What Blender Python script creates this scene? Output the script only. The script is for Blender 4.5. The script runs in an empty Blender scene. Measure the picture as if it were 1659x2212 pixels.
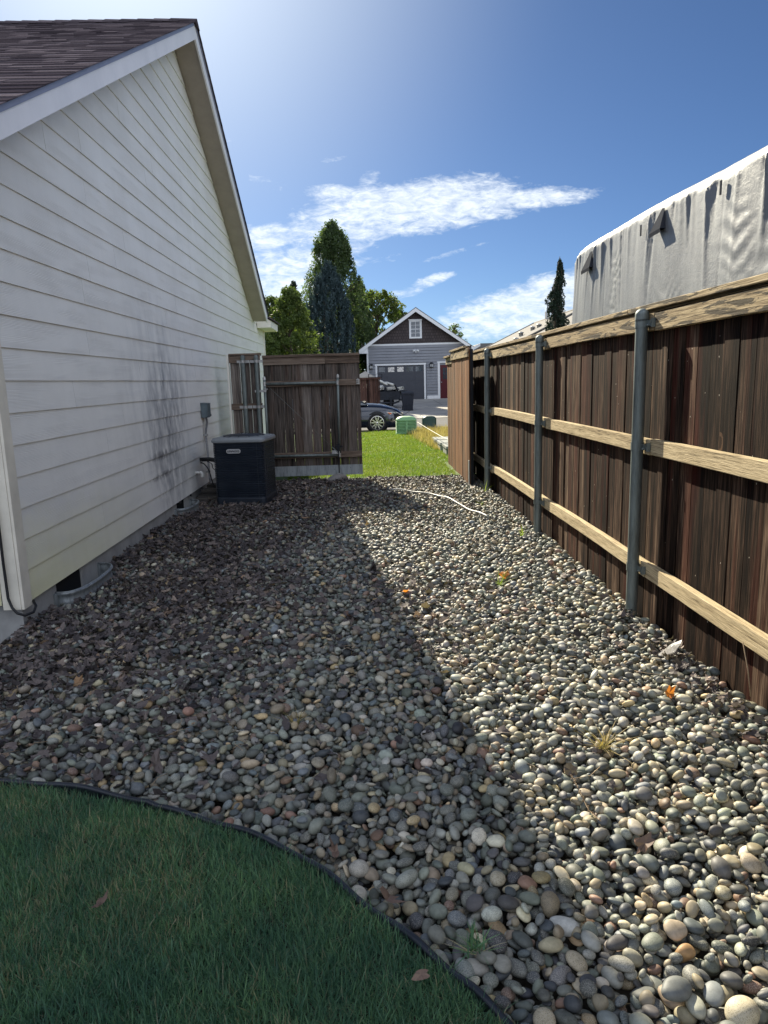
import bpy, bmesh, math, random
import numpy as np
from mathutils import Vector, Matrix, Quaternion
C = bpy.context.scene.collection
R = math.radians
rng = np.random.default_rng(11)
random.seed(5)
scn = bpy.context.scene

# ---------------------------------------------------------------- camera
CAMH = 1.46
cam_d = bpy.data.cameras.new('camera'); cam = bpy.data.objects.new('camera', cam_d); C.objects.link(cam)
Mw = Matrix(((0.99908917, 0.03336109, -0.02660565), (-0.0322233, 0.18112068, -0.98293284), (-0.02797288, 0.98289488, 0.18203071)))
cam.matrix_world = Matrix.Translation((0, 0, CAMH)) @ Mw.to_4x4()
cam_d.sensor_fit = 'VERTICAL'; cam_d.sensor_height = 32.0; cam_d.lens = 32.0 * 1539 / 2212
cam_d.clip_start = 0.05; cam_d.clip_end = 2000
scn.camera = cam

# ---------------------------------------------------------------- light
SUN = Vector((-0.82, 2.89, 1.86)).normalized()
SUN_EL = math.asin(SUN.z); SUN_AZ = math.atan2(SUN.x, SUN.y)
EXPOSURE = 1.2
sl = bpy.data.lights.new('sun', 'SUN'); sl.energy = 5.0; sl.angle = R(0.5); sl.color = (1.0, 0.90, 0.70)
so = bpy.data.objects.new('sun', sl); C.objects.link(so)
so.rotation_euler = SUN.to_track_quat('Z', 'Y').to_euler(); so.location = (0, 0, 30)
scn.view_settings.view_transform = 'Standard'; scn.view_settings.look = 'None'
scn.view_settings.exposure = EXPOSURE; scn.view_settings.gamma = 1; scn.view_settings.use_curve_mapping = False

class G:  # tiny node helper
    def __init__(s, nt): s.nt = nt
    def n(s, t, **k):
        nd = s.nt.nodes.new('ShaderNode' + t)
        for a, b in k.items():
            if a.startswith('_'): setattr(nd, a[1:], b)
        return nd
    def set(s, sock, v):
        if isinstance(v, bpy.types.NodeSocket): s.nt.links.new(v, sock)
        elif isinstance(v, (tuple, list)) and len(v) == 3 and sock.type == 'RGBA': sock.default_value = (*v, 1)
        else: sock.default_value = v
    def math(s, op, a, b=None, c=None, clamp=False):
        nd = s.n('Math'); nd.operation = op; nd.use_clamp = clamp; s.set(nd.inputs[0], a)
        if b is not None: s.set(nd.inputs[1], b)
        if c is not None: s.set(nd.inputs[2], c)
        return nd.outputs[0]
    def mix(s, f, a, b, mode='MIX'):
        nd = s.n('Mix'); nd.data_type = 'RGBA'; nd.blend_type = mode
        s.set(nd.inputs[0], f); s.set(nd.inputs[6], a); s.set(nd.inputs[7], b); return nd.outputs[2]
    def ramp(s, f, stops, mode='LINEAR'):
        nd = s.n('ValToRGB'); cr = nd.color_ramp; cr.interpolation = mode
        while len(cr.elements) < len(stops): cr.elements.new(0.5)
        for e, (p, c) in zip(cr.elements, stops):
            e.position = p; e.color = (c, c, c, 1) if isinstance(c, (int, float)) else (*c, 1)
        s.set(nd.inputs[0], f); return nd.outputs[0]
    def coord(s, which='Object', scale=(1, 1, 1), off=None):
        tc = s.n('TexCoord'); mp = s.n('Mapping'); s.nt.links.new(tc.outputs[which], mp.inputs[0])
        mp.inputs['Scale'].default_value = scale
        if off is not None: s.set(mp.inputs['Location'], off)
        return mp.outputs[0]
    def noise(s, vec, scale=5, detail=4, rough=.55, dist=0, out=0):
        nd = s.n('TexNoise'); s.set(nd.inputs['Vector'], vec); s.set(nd.inputs['Scale'], scale)
        s.set(nd.inputs['Detail'], detail); s.set(nd.inputs['Roughness'], rough); s.set(nd.inputs['Distortion'], dist); return nd.outputs[out]
    def attr(s, name, out='Fac'):
        nd = s.n('Attribute'); nd.attribute_name = name; return nd.outputs[out]
    def sep(s, v):
        nd = s.n('SeparateXYZ'); s.set(nd.inputs[0], v); return nd.outputs
    def comb(s, x=0, y=0, z=0):
        nd = s.n('CombineXYZ'); s.set(nd.inputs[0], x); s.set(nd.inputs[1], y); s.set(nd.inputs[2], z); return nd.outputs[0]
    def bump(s, h, strength=.5, dist=.01, nrm=None):
        nd = s.n('Bump'); s.set(nd.inputs['Height'], h); nd.inputs['Strength'].default_value = strength; nd.inputs['Distance'].default_value = dist
        if nrm is not None: s.set(nd.inputs['Normal'], nrm)
        return nd.outputs[0]

# world: physical sky with thin cloud bands laid out by direction
w = bpy.data.worlds.new('World'); scn.world = w; w.use_nodes = True
g = G(w.node_tree); g.nt.nodes.clear()
sky = g.n('TexSky'); sky.sky_type = 'NISHITA'; sky.sun_disc = False; sky.sun_elevation = SUN_EL; sky.sun_rotation = SUN_AZ
sky.altitude = 2500; sky.air_density = 0.9; sky.dust_density = 3.2; sky.ozone_density = 2.5
vx, vy, vz = g.sep(g.coord('Generated'))[0:3]
vyc = g.math('MAXIMUM', vy, 0.05)
u = g.math('DIVIDE', vx, vyc); v = g.math('DIVIDE', vz, vyc)
uv = g.comb(u, v, 0)
def blob(cu, cv, ru, rv, ang):
    ca, sa = math.cos(R(ang)), math.sin(R(ang))
    du = g.math('SUBTRACT', u, cu); dv = g.math('SUBTRACT', v, cv)
    a = g.math('DIVIDE', g.math('ADD', g.math('MULTIPLY', du, ca), g.math('MULTIPLY', dv, sa)), ru)
    b = g.math('DIVIDE', g.math('SUBTRACT', g.math('MULTIPLY', dv, ca), g.math('MULTIPLY', du, sa)), rv)
    d = g.math('ADD', g.math('MULTIPLY', a, a), g.math('MULTIPLY', b, b))
    return g.math('SUBTRACT', 1.0, d, clamp=True)
blobs = [(.08, .225, .21, .045, 5, 1.0), (.02, .205, .17, .03, 8, .8), (.20, .232, .16, .018, 2, .9), (-.10, .14, .11, .06, 20, .75), (.02, .26, .03, .02, 60, .5), (-.02, .243, .06, .014, -5, .7),
         (-.12, .19, .06, .025, 0, .8), (-.06, .165, .12, .02, 8, .75), (-.10, .12, .10, .035, 5, .85), (.24, .095, .20, .045, 14, .95), (.32, .118, .10, .035, 10, .8), (.10, .13, .04, .01, 15, .65), (.14, .168, .07, .006, 14, .5), (.0, .155, .09, .012, 10, .45),
         (.06, .115, .05, .012, 10, .5), (-.03, .285, .03, .006, 5, .35), (-.11, .255, .05, .015, -20, .35), (.42, .10, .12, .05, 5, .8), (-.5, .25, .4, .05, 8, .6), (.9, .2, .5, .07, -5, .6), (-1.6, .3, .9, .1, 5, .5)]
m = None
for bb in blobs:
    q = g.math('MULTIPLY', blob(*bb[:5]), bb[5]); m = q if m is None else g.math('MAXIMUM', m, q)
mp = g.n('Mapping'); g.set(mp.inputs[0], uv); mp.inputs['Scale'].default_value = (1, 2.6, 1); mp.inputs['Rotation'].default_value = (0, 0, R(-10))
n1 = g.noise(mp.outputs[0], 9, 8, .62, .4); n2 = g.noise(mp.outputs[0], 38, 6, .65, .6)
n4 = g.noise(mp.outputs[0], 120, 4, .6, .4)
nn = g.math('ADD', g.math('ADD', g.math('MULTIPLY', n1, .55), g.math('MULTIPLY', n2, .42)), g.math('MULTIPLY', n4, .14))
cl = g.math('ADD', g.math('MULTIPLY', m, .55), nn)
cl = g.ramp(cl, [(.72, 0.0), (.80, .28), (.92, .75), (1.05, .95)])
gate_ = g.ramp(m, [(0.0, 0.0), (.12, 1.0)])
cl = g.math('MULTIPLY', cl, gate_); cl = g.math('MULTIPLY', cl, g.ramp(g.math('ADD', g.math('MULTIPLY', n2, .8), g.math('MULTIPLY', n4, .2)), [(.36, .38), (.60, .95)]))
up = g.math('GREATER_THAN', vz, 0.0); cl = g.math('MULTIPLY', cl, up)
skc = g.mix(1.0, sky.outputs[0], (0.325, 0.43, 0.54), 'MULTIPLY')
col = g.mix(cl, skc, (6.6, 7.1, 7.5))
# haze glare around the sun, painted into the sky colour as a soft glow
du_ = g.math('ADD', u, .284); dv_ = g.math('SUBTRACT', v, .644); dd_ = g.math('SQRT', g.math('ADD', g.math('MULTIPLY', du_, du_), g.math('MULTIPLY', dv_, dv_)))
vl = g.math('SUBTRACT', 1.0, g.math('DIVIDE', dd_, .62), clamp=True); vl = g.math('MULTIPLY', g.math('MULTIPLY', vl, vl), g.math('GREATER_THAN', vy, 0.0))
vl = g.math('MULTIPLY', vl, 1.05, clamp=True)
col = g.mix(vl, col, (7.0, 7.6, 8.2))
# unseen bright cloud added behind the camera to fill the shade
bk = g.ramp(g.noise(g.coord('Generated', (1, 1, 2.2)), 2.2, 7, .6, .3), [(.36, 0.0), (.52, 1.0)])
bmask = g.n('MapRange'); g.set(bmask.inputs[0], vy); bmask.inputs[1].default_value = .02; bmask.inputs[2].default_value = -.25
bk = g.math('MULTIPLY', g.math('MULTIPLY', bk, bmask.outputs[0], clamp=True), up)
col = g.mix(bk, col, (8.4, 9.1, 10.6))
side_ = g.math('ADD', 1.0, g.math('MULTIPLY', g.math('MULTIPLY', bk, vx), .55)); col = g.mix(1.0, col, g.comb(side_, side_, side_), 'MULTIPLY')  # added cloud brightened toward the right to lift the house wall
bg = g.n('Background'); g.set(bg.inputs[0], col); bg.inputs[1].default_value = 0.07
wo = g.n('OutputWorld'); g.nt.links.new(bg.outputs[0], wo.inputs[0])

# ---------------------------------------------------------------- materials
def newmat(name, rough=.7, metal=0.0, spec=.4):
    m = bpy.data.materials.new(name); m.use_nodes = True; g = G(m.node_tree)
    b = m.node_tree.nodes['Principled BSDF']; b.inputs['Roughness'].default_value = rough; b.inputs['Metallic'].default_value = metal
    b.inputs['Specular IOR Level'].default_value = spec
    return m, g, b
def plain(name, col, rough=.6, metal=0, var=.15, scale=6, bump=0.0, bscale=60, spec=.4, sc3=(1, 1, 1)):
    m, g, b = newmat(name, rough, metal, spec)
    v = g.coord('Object', sc3)
    n = g.noise(v, scale, 5, .6)
    dark = tuple(c * (1 - var) for c in col); lite = tuple(min(1, c * (1 + var)) for c in col)
    c = g.ramp(n, [(.3, dark), (.7, lite)])
    g.set(b.inputs['Base Color'], c)
    n2 = g.noise(v, bscale, 3, .6)
    if bump: g.set(b.inputs['Normal'], g.bump(n2, bump, .004))
    g.set(b.inputs['Roughness'], g.math('ADD', rough - .06, g.math('MULTIPLY', n, .14)))
    return m
def wood(name, axis, stops, gs=(70, 2.2), red=None, redamt=.5, rough=.8, bump=.6, specks=False, weather=None, boardvar=.7, blotch=None, contrast=1.25, spec=.12):
    m, g, b = newmat(name, rough, 0, spec)
    rnd = g.attr('rnd')
    a, l = gs
    sc = {'X': (l, a, a), 'Y': (a, l, a), 'Z': (a, a, l)}[axis]
    off = g.comb(g.math('MULTIPLY', rnd, 137.0), g.math('MULTIPLY', rnd, 71.0), g.math('MULTIPLY', rnd, 311.0))
    v = g.coord('Object', sc, off)
    n1 = g.noise(v, 1.0, 6, .65, .35)
    v2 = g.coord('Object', tuple(k * .22 for k in sc), off); n2 = g.noise(v2, 1.0, 3, .5, .8)
    v3 = g.coord('Object', tuple(k * 2.6 for k in sc), off); n3 = g.noise(v3, 1.0, 2, .5)
    grain = g.math('ADD', g.math('MULTIPLY', n1, .5), g.math('MULTIPLY', n2, .5))
    grain = g.math('ADD', g.math('MULTIPLY', g.math('SUBTRACT', g.math('ADD', g.math('MULTIPLY', grain, .75), g.math('MULTIPLY', n3, .25)), .5), contrast), .5)
    f = g.math('ADD', grain, g.math('MULTIPLY', g.math('SUBTRACT', rnd, .5), .22 * boardvar))
    c = g.ramp(f, stops)
    if red:
        vr = g.coord('Object', {'X': (.5, 9, 9), 'Y': (9, .5, 9), 'Z': (9, 9, .45)}[axis], off)
        nr = g.noise(vr, 1.0, 3, .5, .3)
        k = g.ramp(nr, [(.52, 0.0), (.68, redamt)])
        c = g.mix(k, c, red)
    if weather:
        wv = g.coord('Object', {'X': (1.5, 14, 14), 'Y': (14, 1.5, 14), 'Z': (14, 14, 1.5)}[axis], off)
        k = g.ramp(g.noise(wv, 1.0, 6, .7, 1.0), [(.535, 0.0), (.555, 1.0)])
        c = g.mix(g.math('MULTIPLY', k, .9), c, weather)
    if blotch:
        k = g.ramp(g.noise(g.coord('Object', (1.2, 1.2, .8)), 1.6, 5, .6), [(.45, 0.0), (.7, .8)])
        c = g.mix(k, c, blotch)
    fine = g.ramp(n3, [(.3, .55), (.62, 1.15)])
    c = g.mix(.55, c, fine, 'MULTIPLY')
    cr = g.ramp(n1, [(.34, 0.25), (.44, 1.0)])
    c = g.mix(.8, c, cr, 'MULTIPLY')
    if specks:
        vo = g.n('TexVoronoi'); g.set(vo.inputs['Vector'], g.coord('Object', (1, 1, .7))); vo.inputs['Scale'].default_value = 14
        k = g.math('LESS_THAN', vo.outputs['Distance'], .045)
        sel = g.math('GREATER_THAN', g.sep(vo.outputs['Color'])[0], .55)
        c = g.mix(g.math('MULTIPLY', g.math('MULTIPLY', k, sel), .8), c, (.55, .5, .42))
    if specks:
        vk = g.n('TexVoronoi'); g.set(vk.inputs['Vector'], g.coord('Object', (1, 1, .55))); vk.inputs['Scale'].default_value = 3.1
        kd = g.math('ADD', vk.outputs['Distance'], g.math('MULTIPLY', g.math('SUBTRACT', n1, .5), .05)); sk = g.math('GREATER_THAN', g.sep(vk.outputs['Color'])[1], .45)
        c = g.mix(g.math('MULTIPLY', g.math('MULTIPLY', g.math('LESS_THAN', kd, .085), sk), .75), c, (.11, .065, .04)); c = g.mix(g.math('MULTIPLY', g.math('MULTIPLY', g.math('LESS_THAN', kd, .05), sk), .8), c, (.012, .007, .005))
    g.set(b.inputs['Base Color'], c)
    h = g.math('ADD', n1, g.math('MULTIPLY', n3, .35))
    g.set(b.inputs['Normal'], g.bump(h, bump, .004))
    return m
M = {}
M['fence_board'] = wood('stained_fence_boards', 'Z', [(.32, (.004, .002, .002)), (.44, (.017, .010, .007)), (.60, (.060, .036, .025)), (.80, (.19, .13, .09))], (50, 2.4), red=(.062, .010, .006), redamt=.6, specks=True, boardvar=1.5, rough=.8, contrast=1.75, spec=.08)
M['rail_y'] = wood('tan_painted_rail', 'Y', [(.30, (.12, .09, .05)), (.43, (.42, .33, .20)), (.6, (.60, .49, .31)), (.75, (.68, .57, .39))], (150, 4), weather=None, bump=1.0, boardvar=.5)
M['rail_top'] = wood('weathered_top_rail', 'Y', [(.30, (.10, .07, .045)), (.45, (.33, .25, .15)), (.6, (.46, .37, .23)), (.75, (.52, .43, .28))], (70, 2.4), weather=(.055, .048, .040), bump=1.0)
M['gate_wood'] = wood('grey_weathered_gate_boards', 'Z', [(.30, (.03, .025, .022)), (.46, (.09, .075, .065)), (.6, (.155, .13, .115)), (.75, (.27, .24, .21))], (40, 1.5), red=(.16, .09, .06), redamt=.35, boardvar=1.0)
M['gate_rail'] = wood('brown_gate_rails', 'X', [(.30, (.06, .045, .035)), (.46, (.15, .11, .085)), (.62, (.21, .165, .13)), (.75, (.28, .225, .18))], (60, 2.0), boardvar=.8)
M['leaf_board'] = wood('orange_brown_gate_boards', 'Z', [(.28, (.05, .022, .012)), (.45, (.15, .075, .038)), (.6, (.25, .13, .07)), (.75, (.36, .23, .14))], (46, 1.4), red=(.42, .17, .06), redamt=.6, blotch=(.16, .11, .075), boardvar=1.0)
M['far_fence'] = wood('dark_red_fence', 'Z', [(.3, (.03, .016, .013)), (.5, (.085, .045, .035)), (.7, (.15, .085, .065))], (25, 1.0), boardvar=1.3)
M['block_wood'] = wood('old_timber', 'X', [(.3, (.02, .018, .015)), (.5, (.06, .055, .05)), (.7, (.11, .10, .09))], (40, 2))
def galv(name, col=(.18, .21, .205), rough=.5):
    m, g, b = newmat(name, rough, .85, .5)
    n = g.noise(g.coord('Object', (8, 8, 1.2)), 3, 6, .65)
    n2 = g.noise(g.coord('Object', (60, 60, 8)), 2, 3, .6)
    f = g.math('ADD', g.math('MULTIPLY', n, .7), g.math('MULTIPLY', n2, .3))
    g.set(b.inputs['Base Color'], g.ramp(f, [(.32, tuple(c * .5 for c in col)), (.52, col), (.72, tuple(min(1, c * 1.3) for c in col))]))
    g.set(b.inputs['Roughness'], g.math('ADD', rough - .1, g.math('MULTIPLY', f, .35)))
    g.set(b.inputs['Metallic'], .65)
    return m
M['galv'] = galv('galvanised_steel')
M['galv_sheet'] = galv('galvanised_sheet', (.34, .37, .38), .5)
M['zinc'] = galv('zinc_bracket', (.42, .42, .41), .4)
# siding
m, g, b = newmat('cream_painted_siding', .55, 0, .35)
rnd = g.attr('rnd')
off = g.comb(g.math('MULTIPLY', rnd, 50.), g.math('MULTIPLY', rnd, 133.), g.math('MULTIPLY', rnd, 77.))
vg = g.coord('Object', (1, .9, 26), off)
wv = g.n('TexWave'); wv.wave_type = 'BANDS'; wv.bands_direction = 'Z'; g.set(wv.inputs['Vector'], vg)
wv.inputs['Scale'].default_value = 1.4; wv.inputs['Distortion'].default_value = 9; wv.inputs['Detail'].default_value = 2.5; wv.inputs['Detail Scale'].default_value = .55
msk = g.ramp(g.noise(g.coord('Object', (1, .8, 5), off), 2.0, 2, .5), [(.42, 0.15), (.6, 1.0)])
hh = g.math('MULTIPLY', wv.outputs[1], msk)
base = g.ramp(g.noise(g.coord('Object', (1, 1, 1)), 1.3, 5, .6), [(.3, (.76, .75, .71)), (.7, (.84, .83, .79))])
px, py, pz = g.sep(g.coord('Object'))[0:3]
# algae tint low on the wall, mildew streaks around one bay
alg = g.ramp(g.math('ADD', pz, g.math('MULTIPLY', g.noise(g.coord('Object', (1, 1, 2)), 2.5, 4, .6), .5)), [(.35, 1.0), (1.0, 0.0)])
algy = g.ramp(py, [(.0, 1.0), (.0, 1.0)])
ysel = g.n('MapRange'); g.set(ysel.inputs[0], py); ysel.inputs[1].default_value = 7.5; ysel.inputs[2].default_value = 4.6
alg = g.math('MULTIPLY', alg, ysel.outputs[0], clamp=True)
base = g.mix(g.math('MULTIPLY', alg, 1.0), base, (.80, .78, .50))
def band(c0, wd, ctr_z, wz):
    a = g.math('DIVIDE', g.math('SUBTRACT', py, c0), wd); bq = g.math('DIVIDE', g.math('SUBTRACT', pz, ctr_z), wz)
    return g.math('SUBTRACT', 1.0, g.math('ADD', g.math('MULTIPLY', a, a), g.math('MULTIPLY', bq, bq)), clamp=True)
bm1 = band(8.25, 1.0, .9, 1.1); bm2 = band(8.1, 1.6, 1.5, 1.1)
sn = g.noise(g.coord('Object', (1, 4.5, 1.3)), 1.4, 6, .6); sn2 = g.noise(g.coord('Object', (1, 7, 4.5)), 1.5, 6, .6)
st = g.math('MULTIPLY', bm1, g.ramp(g.math('ADD', g.math('MULTIPLY', sn, .5), g.math('MULTIPLY', sn2, .5)), [(.40, 0.0), (.66, 1.0)]))
st2 = g.math('MULTIPLY', bm2, g.ramp(sn, [(.42, 0.0), (.75, .55)]))
st3 = g.math('MULTIPLY', band(7.95, .55, .72, .06), g.ramp(sn2, [(.38, 0.0), (.52, 1.0)]))
st4 = g.math('MULTIPLY', band(7.85, .5, .50, .05), g.ramp(sn2, [(.38, 0.0), (.52, 1.0)]))
base = g.mix(g.math('MULTIPLY', st2, 1.2, clamp=True), base, (.38, .39, .40)); base = g.mix(g.math('MULTIPLY', st, 1.1, clamp=True), base, (.20, .21, .23))
base = g.mix(g.math('MULTIPLY', g.math('MAXIMUM', st3, st4), .8), base, (.10, .10, .11))
base = g.mix(.14, base, g.ramp(g.noise(g.coord('Object', (1, 7, .8)), 1.2, 5, .65), [(.3, .78), (.55, 1.0)]), 'MULTIPLY')
g.set(b.inputs['Base Color'], base)
g.set(b.inputs['Normal'], g.bump(hh, .55, .003)); M['siding'] = m
M['trim'] = plain('cream_trim_paint', (.74, .71, .63), .5, var=.06, scale=3, bump=.15)
M['rake'] = plain('grey_white_rake_paint', (.80, .79, .80), .5, var=.06, scale=3, bump=.15)
M['soffit'] = plain('tan_soffit_paint', (.40, .35, .30), .6, var=.08)
M['dirty_trim'] = plain('stained_trim', (.70, .66, .56), .6, var=.12, scale=5, bump=.2)
# shingles
m, g, b = newmat('asphalt_shingle', 1.0, 0, 0.0)
rnd = g.attr('rnd')
c = g.ramp(rnd, [(0, (.055, .046, .054)), (.5, (.095, .080, .090)), (1, (.16, .135, .145))])
sp = g.noise(g.coord('Object'), 180, 3, .7)
c = g.mix(.8, c, g.ramp(sp, [(.3, .45), (.65, 1.5)]), 'MULTIPLY'); g.set(b.inputs['Base Color'], c)
g.set(b.inputs['Normal'], g.bump(sp, .12, .002)); M['shingle'] = m
M['shingle_grey'] = plain('grey_roof_shingle', (.15, .145, .14), .85, var=.25, scale=12, bump=.6, sc3=(1, 1, 4))
M['concrete'] = plain('foundation_concrete', (.34, .34, .33), .85, var=.22, scale=5, bump=.5, bscale=90)
M['drip'] = plain('blue_grey_drip_edge', (.25, .27, .36), .5, var=.1)
M['black'] = plain('black_rubber', (.012, .013, .015), .5, var=.3)
M['hole'] = plain('dark_vent_mesh', (.004, .005, .007), .9, var=.2)
M['ac_body'] = None
m, g, b = newmat('navy_black_ac_louvre', .42, .2, .5)
vz = g.sep(g.coord('Object'))[2]
wv = g.math('SINE', g.math('MULTIPLY', vz, 620.0))
n = g.noise(g.coord('Object', (1, 1, 1)), 5, 5, .65)
g.set(b.inputs['Base Color'], g.ramp(g.math('ADD', n, g.math('MULTIPLY', wv, .02)), [(.35, (.010, .016, .028)), (.65, (.022, .030, .044)), (.8, (.045, .05, .055))]))
g.set(b.inputs['Normal'], g.bump(wv, .35, .0015)); M['ac_body'] = m
M['ac_top'] = plain('slate_grey_ac_lid', (.24, .26, .275), .45, .2, var=.12, scale=8)
M['ac_grille'] = plain('dark_ac_fan_grille', (.05, .055, .065), .5, .4)
M['badge'] = plain('silver_badge', (.55, .55, .56), .35, .5, var=.05)
M['ebox'] = plain('grey_electrical_box', (.13, .17, .19), .5, .4, var=.15, scale=9)
M['conduit'] = plain('flexible_conduit_metal', (.30, .30, .31), .4, .7, var=.2, scale=40)
M['pvc'] = plain('white_pvc', (.72, .72, .68), .4, var=.08)
M['hose'] = plain('white_plastic_tube', (.38, .39, .38), .35, var=.06)
M['edging'] = plain('black_plastic_edging', (.018, .022, .030), .38, var=.3, scale=12)
M['soil'] = plain('damp_soil', (.045, .036, .026), .95, var=.4, scale=20, bump=1, bscale=120)
# pebbles
m, g, b = newmat('river_pebbles', .55, 0, .35)
pc = g.attr('col', 'Color'); rnd = g.attr('rnd')
tc = g.coord('Object')
n1 = g.noise(tc, 55, 5, .65, .3); n2 = g.noise(tc, 420, 3, .7)
c = g.mix(.7, pc, g.ramp(n1, [(.3, .68), (.7, 1.3)]), 'MULTIPLY')
spk = g.math('MULTIPLY', g.ramp(n2, [(.52, 0.0), (.60, 1.0)]), g.math('GREATER_THAN', rnd, .72))
c = g.mix(g.math('MULTIPLY', spk, .55), c, (.42, .40, .34))
spk2 = g.math('MULTIPLY', g.ramp(n2, [(.40, 1.0), (.46, 0.0)]), g.math('GREATER_THAN', rnd, .55))
c = g.mix(g.math('MULTIPLY', spk2, .6), c, (.05, .05, .045))
g.set(b.inputs['Base Color'], c); g.set(b.inputs['Normal'], g.bump(n2, .25, .0012)); M['pebble'] = m
def leafmat(name, stops, trans=.35, rough=.6, var=None, fromcol=False):
    m = bpy.data.materials.new(name); m.use_nodes = True; g = G(m.node_tree); b = m.node_tree.nodes['Principled BSDF']
    b.inputs['Roughness'].default_value = rough; b.inputs['Specular IOR Level'].default_value = .35
    c = g.ramp(g.attr('rnd'), stops)
    if var: c = g.mix(g.ramp(g.noise(g.coord('Object'), var[0], 4, .6), [(.40, 0.0), (.60, var[2])]), c, var[1])
    g.set(b.inputs['Base Color'], c)
    if trans:
        t = g.n('BsdfTranslucent'); g.set(t.inputs[0], g.mix(1.0, c, (1.25, 1.35, .7), 'MULTIPLY'))
        mx = g.n('MixShader'); mx.inputs[0].default_value = trans
        g.nt.links.new(b.outputs[0], mx.inputs[1]); g.nt.links.new(t.outputs[0], mx.inputs[2])
        g.nt.links.new(mx.outputs[0], m.node_tree.nodes['Material Output'].inputs[0])
    return m
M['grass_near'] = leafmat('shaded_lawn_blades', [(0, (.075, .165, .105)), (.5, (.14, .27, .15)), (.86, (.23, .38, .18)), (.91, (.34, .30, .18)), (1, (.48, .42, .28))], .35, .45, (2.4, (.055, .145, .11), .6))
M['grass_far'] = leafmat('sunlit_lawn_blades', [(0, (.07, .13, .018)), (.5, (.12, .20, .026)), (.9, (.20, .28, .045)), (1, (.38, .38, .14))], .42, .5, (.8, (.19, .22, .045), .6))
M['grass_dry'] = leafmat('dry_grass_blades', [(0, (.17, .15, .05)), (.5, (.34, .26, .11)), (1, (.52, .42, .22))], .35)
M['litter'] = leafmat('dead_leaves', [(0, (.040, .034, .036)), (.45, (.088, .074, .074)), (.75, (.16, .13, .12)), (.92, (.28, .22, .18)), (1, (.34, .20, .10))], .12, .7)
M['leaf_orange'] = leafmat('orange_dead_leaf', [(0, (.42, .13, .03)), (1, (.62, .24, .06))], .45)
M['leaf_tan'] = leafmat('tan_dead_leaf', [(0, (.13, .085, .065)), (1, (.24, .16, .12))], .15)
M['leaf_black'] = leafmat('rotted_black_leaf', [(0, (.008, .007, .006)), (1, (.02, .016, .014))], .0)
M['weed'] = leafmat('weed_green', [(0, (.12, .20, .03)), (1, (.30, .36, .10))], .4)
M['twig'] = plain('dry_twig', (.30, .22, .14), .8, var=.3, scale=30)
M['bark'] = plain('tree_bark', (.09, .07, .055), .9, var=.35, scale=14, bump=.8, sc3=(1, 1, .3))
# ground materials
M['earth'] = plain('earth', (.075, .065, .05), .95, var=.35, scale=2.5, bump=.8, bscale=30)
m, g, b = newmat('lawn_base', .9); n = g.noise(g.coord('Object'), .9, 5, .6); n2 = g.noise(g.coord('Object'), 45, 4, .7)
c = g.ramp(n, [(.3, (.05, .105, .012)), (.7, (.10, .16, .02))]); c = g.mix(.8, c, g.ramp(n2, [(.3, .5), (.7, 1.5)]), 'MULTIPLY'); g.set(b.inputs['Base Color'], c); g.set(b.inputs['Normal'], g.bump(n2, 1, .02)); M['lawn_base'] = m
M['asphalt'] = plain('street_asphalt', (.075, .078, .085), .9, var=.3, scale=2, bump=.6, bscale=160)
m, g, b = newmat('driveway_concrete', .85); n = g.noise(g.coord('Object'), .8, 6, .6)
c = g.ramp(n, [(.3, (.27, .265, .25)), (.7, (.38, .37, .35))])
vo = g.n('TexVoronoi'); vo.feature = 'DISTANCE_TO_EDGE'; g.set(vo.inputs['Vector'], g.coord('Object', (.35, .22, 1))); vo.inputs['Scale'].default_value = 1.0
c = g.mix(g.ramp(vo.outputs[0], [(.0, .75), (.012, 0.0)]), c, (.06, .06, .055)); g.set(b.inputs['Base Color'], c); M['drive'] = m
M['kerb'] = plain('kerb_concrete', (.36, .35, .33), .85, var=.2)
# garage
M['lav'] = plain('lavender_grey_siding', (.25, .265, .30), .6, var=.08, scale=2)
M['dkshake'] = None
m, g, b = newmat('dark_brown_shakes', .8); br = g.n('TexBrick'); tc = g.coord('Object'); sx = g.sep(tc)
g.set(br.inputs['Vector'], g.comb(sx[0], sx[2], 0)); br.inputs['Scale'].default_value = 1; br.inputs['Brick Width'].default_value = .16; br.inputs['Row Height'].default_value = .18
br.inputs['Color1'].default_value = (.050, .040, .042, 1); br.inputs['Color2'].default_value = (.075, .060, .060, 1); br.inputs['Mortar'].default_value = (.02, .016, .016, 1); br.inputs['Mortar Size'].default_value = .012
g.set(b.inputs['Base Color'], br.outputs[0]); M['dkshake'] = m
M['white'] = plain('white_trim_paint', (.72, .74, .76), .5, var=.04)
M['gdoor'] = plain('charcoal_garage_door', (.055, .06, .075), .5, var=.08)
M['red'] = plain('dark_red_door', (.075, .006, .012), .45, var=.1)
def glassy(name, col, rough=.06):
    m, g, b = newmat(name, rough, 0, .9); g.set(b.inputs['Base Color'], g.ramp(g.noise(g.coord('Object'), 4, 3, .5), [(.4, tuple(c * .6 for c in col)), (.6, col)])); return m
M['glass'] = glassy('window_glass', (.05, .07, .09))
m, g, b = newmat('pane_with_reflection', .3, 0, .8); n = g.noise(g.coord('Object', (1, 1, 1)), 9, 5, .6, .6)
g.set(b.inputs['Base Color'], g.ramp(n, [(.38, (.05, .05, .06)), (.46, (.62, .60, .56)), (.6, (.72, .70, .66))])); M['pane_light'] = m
M['lampglass'] = plain('frosted_lantern_glass', (.45, .47, .48), .3, var=.05)
M['carpaint'] = None
m, g, b = newmat('black_blue_car_paint', .22, .3, .6); b.inputs['Base Color'].default_value = (.010, .014, .026, 1); b.inputs['Coat Weight'].default_value = 1.0; b.inputs['Coat Roughness'].default_value = .06
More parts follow.
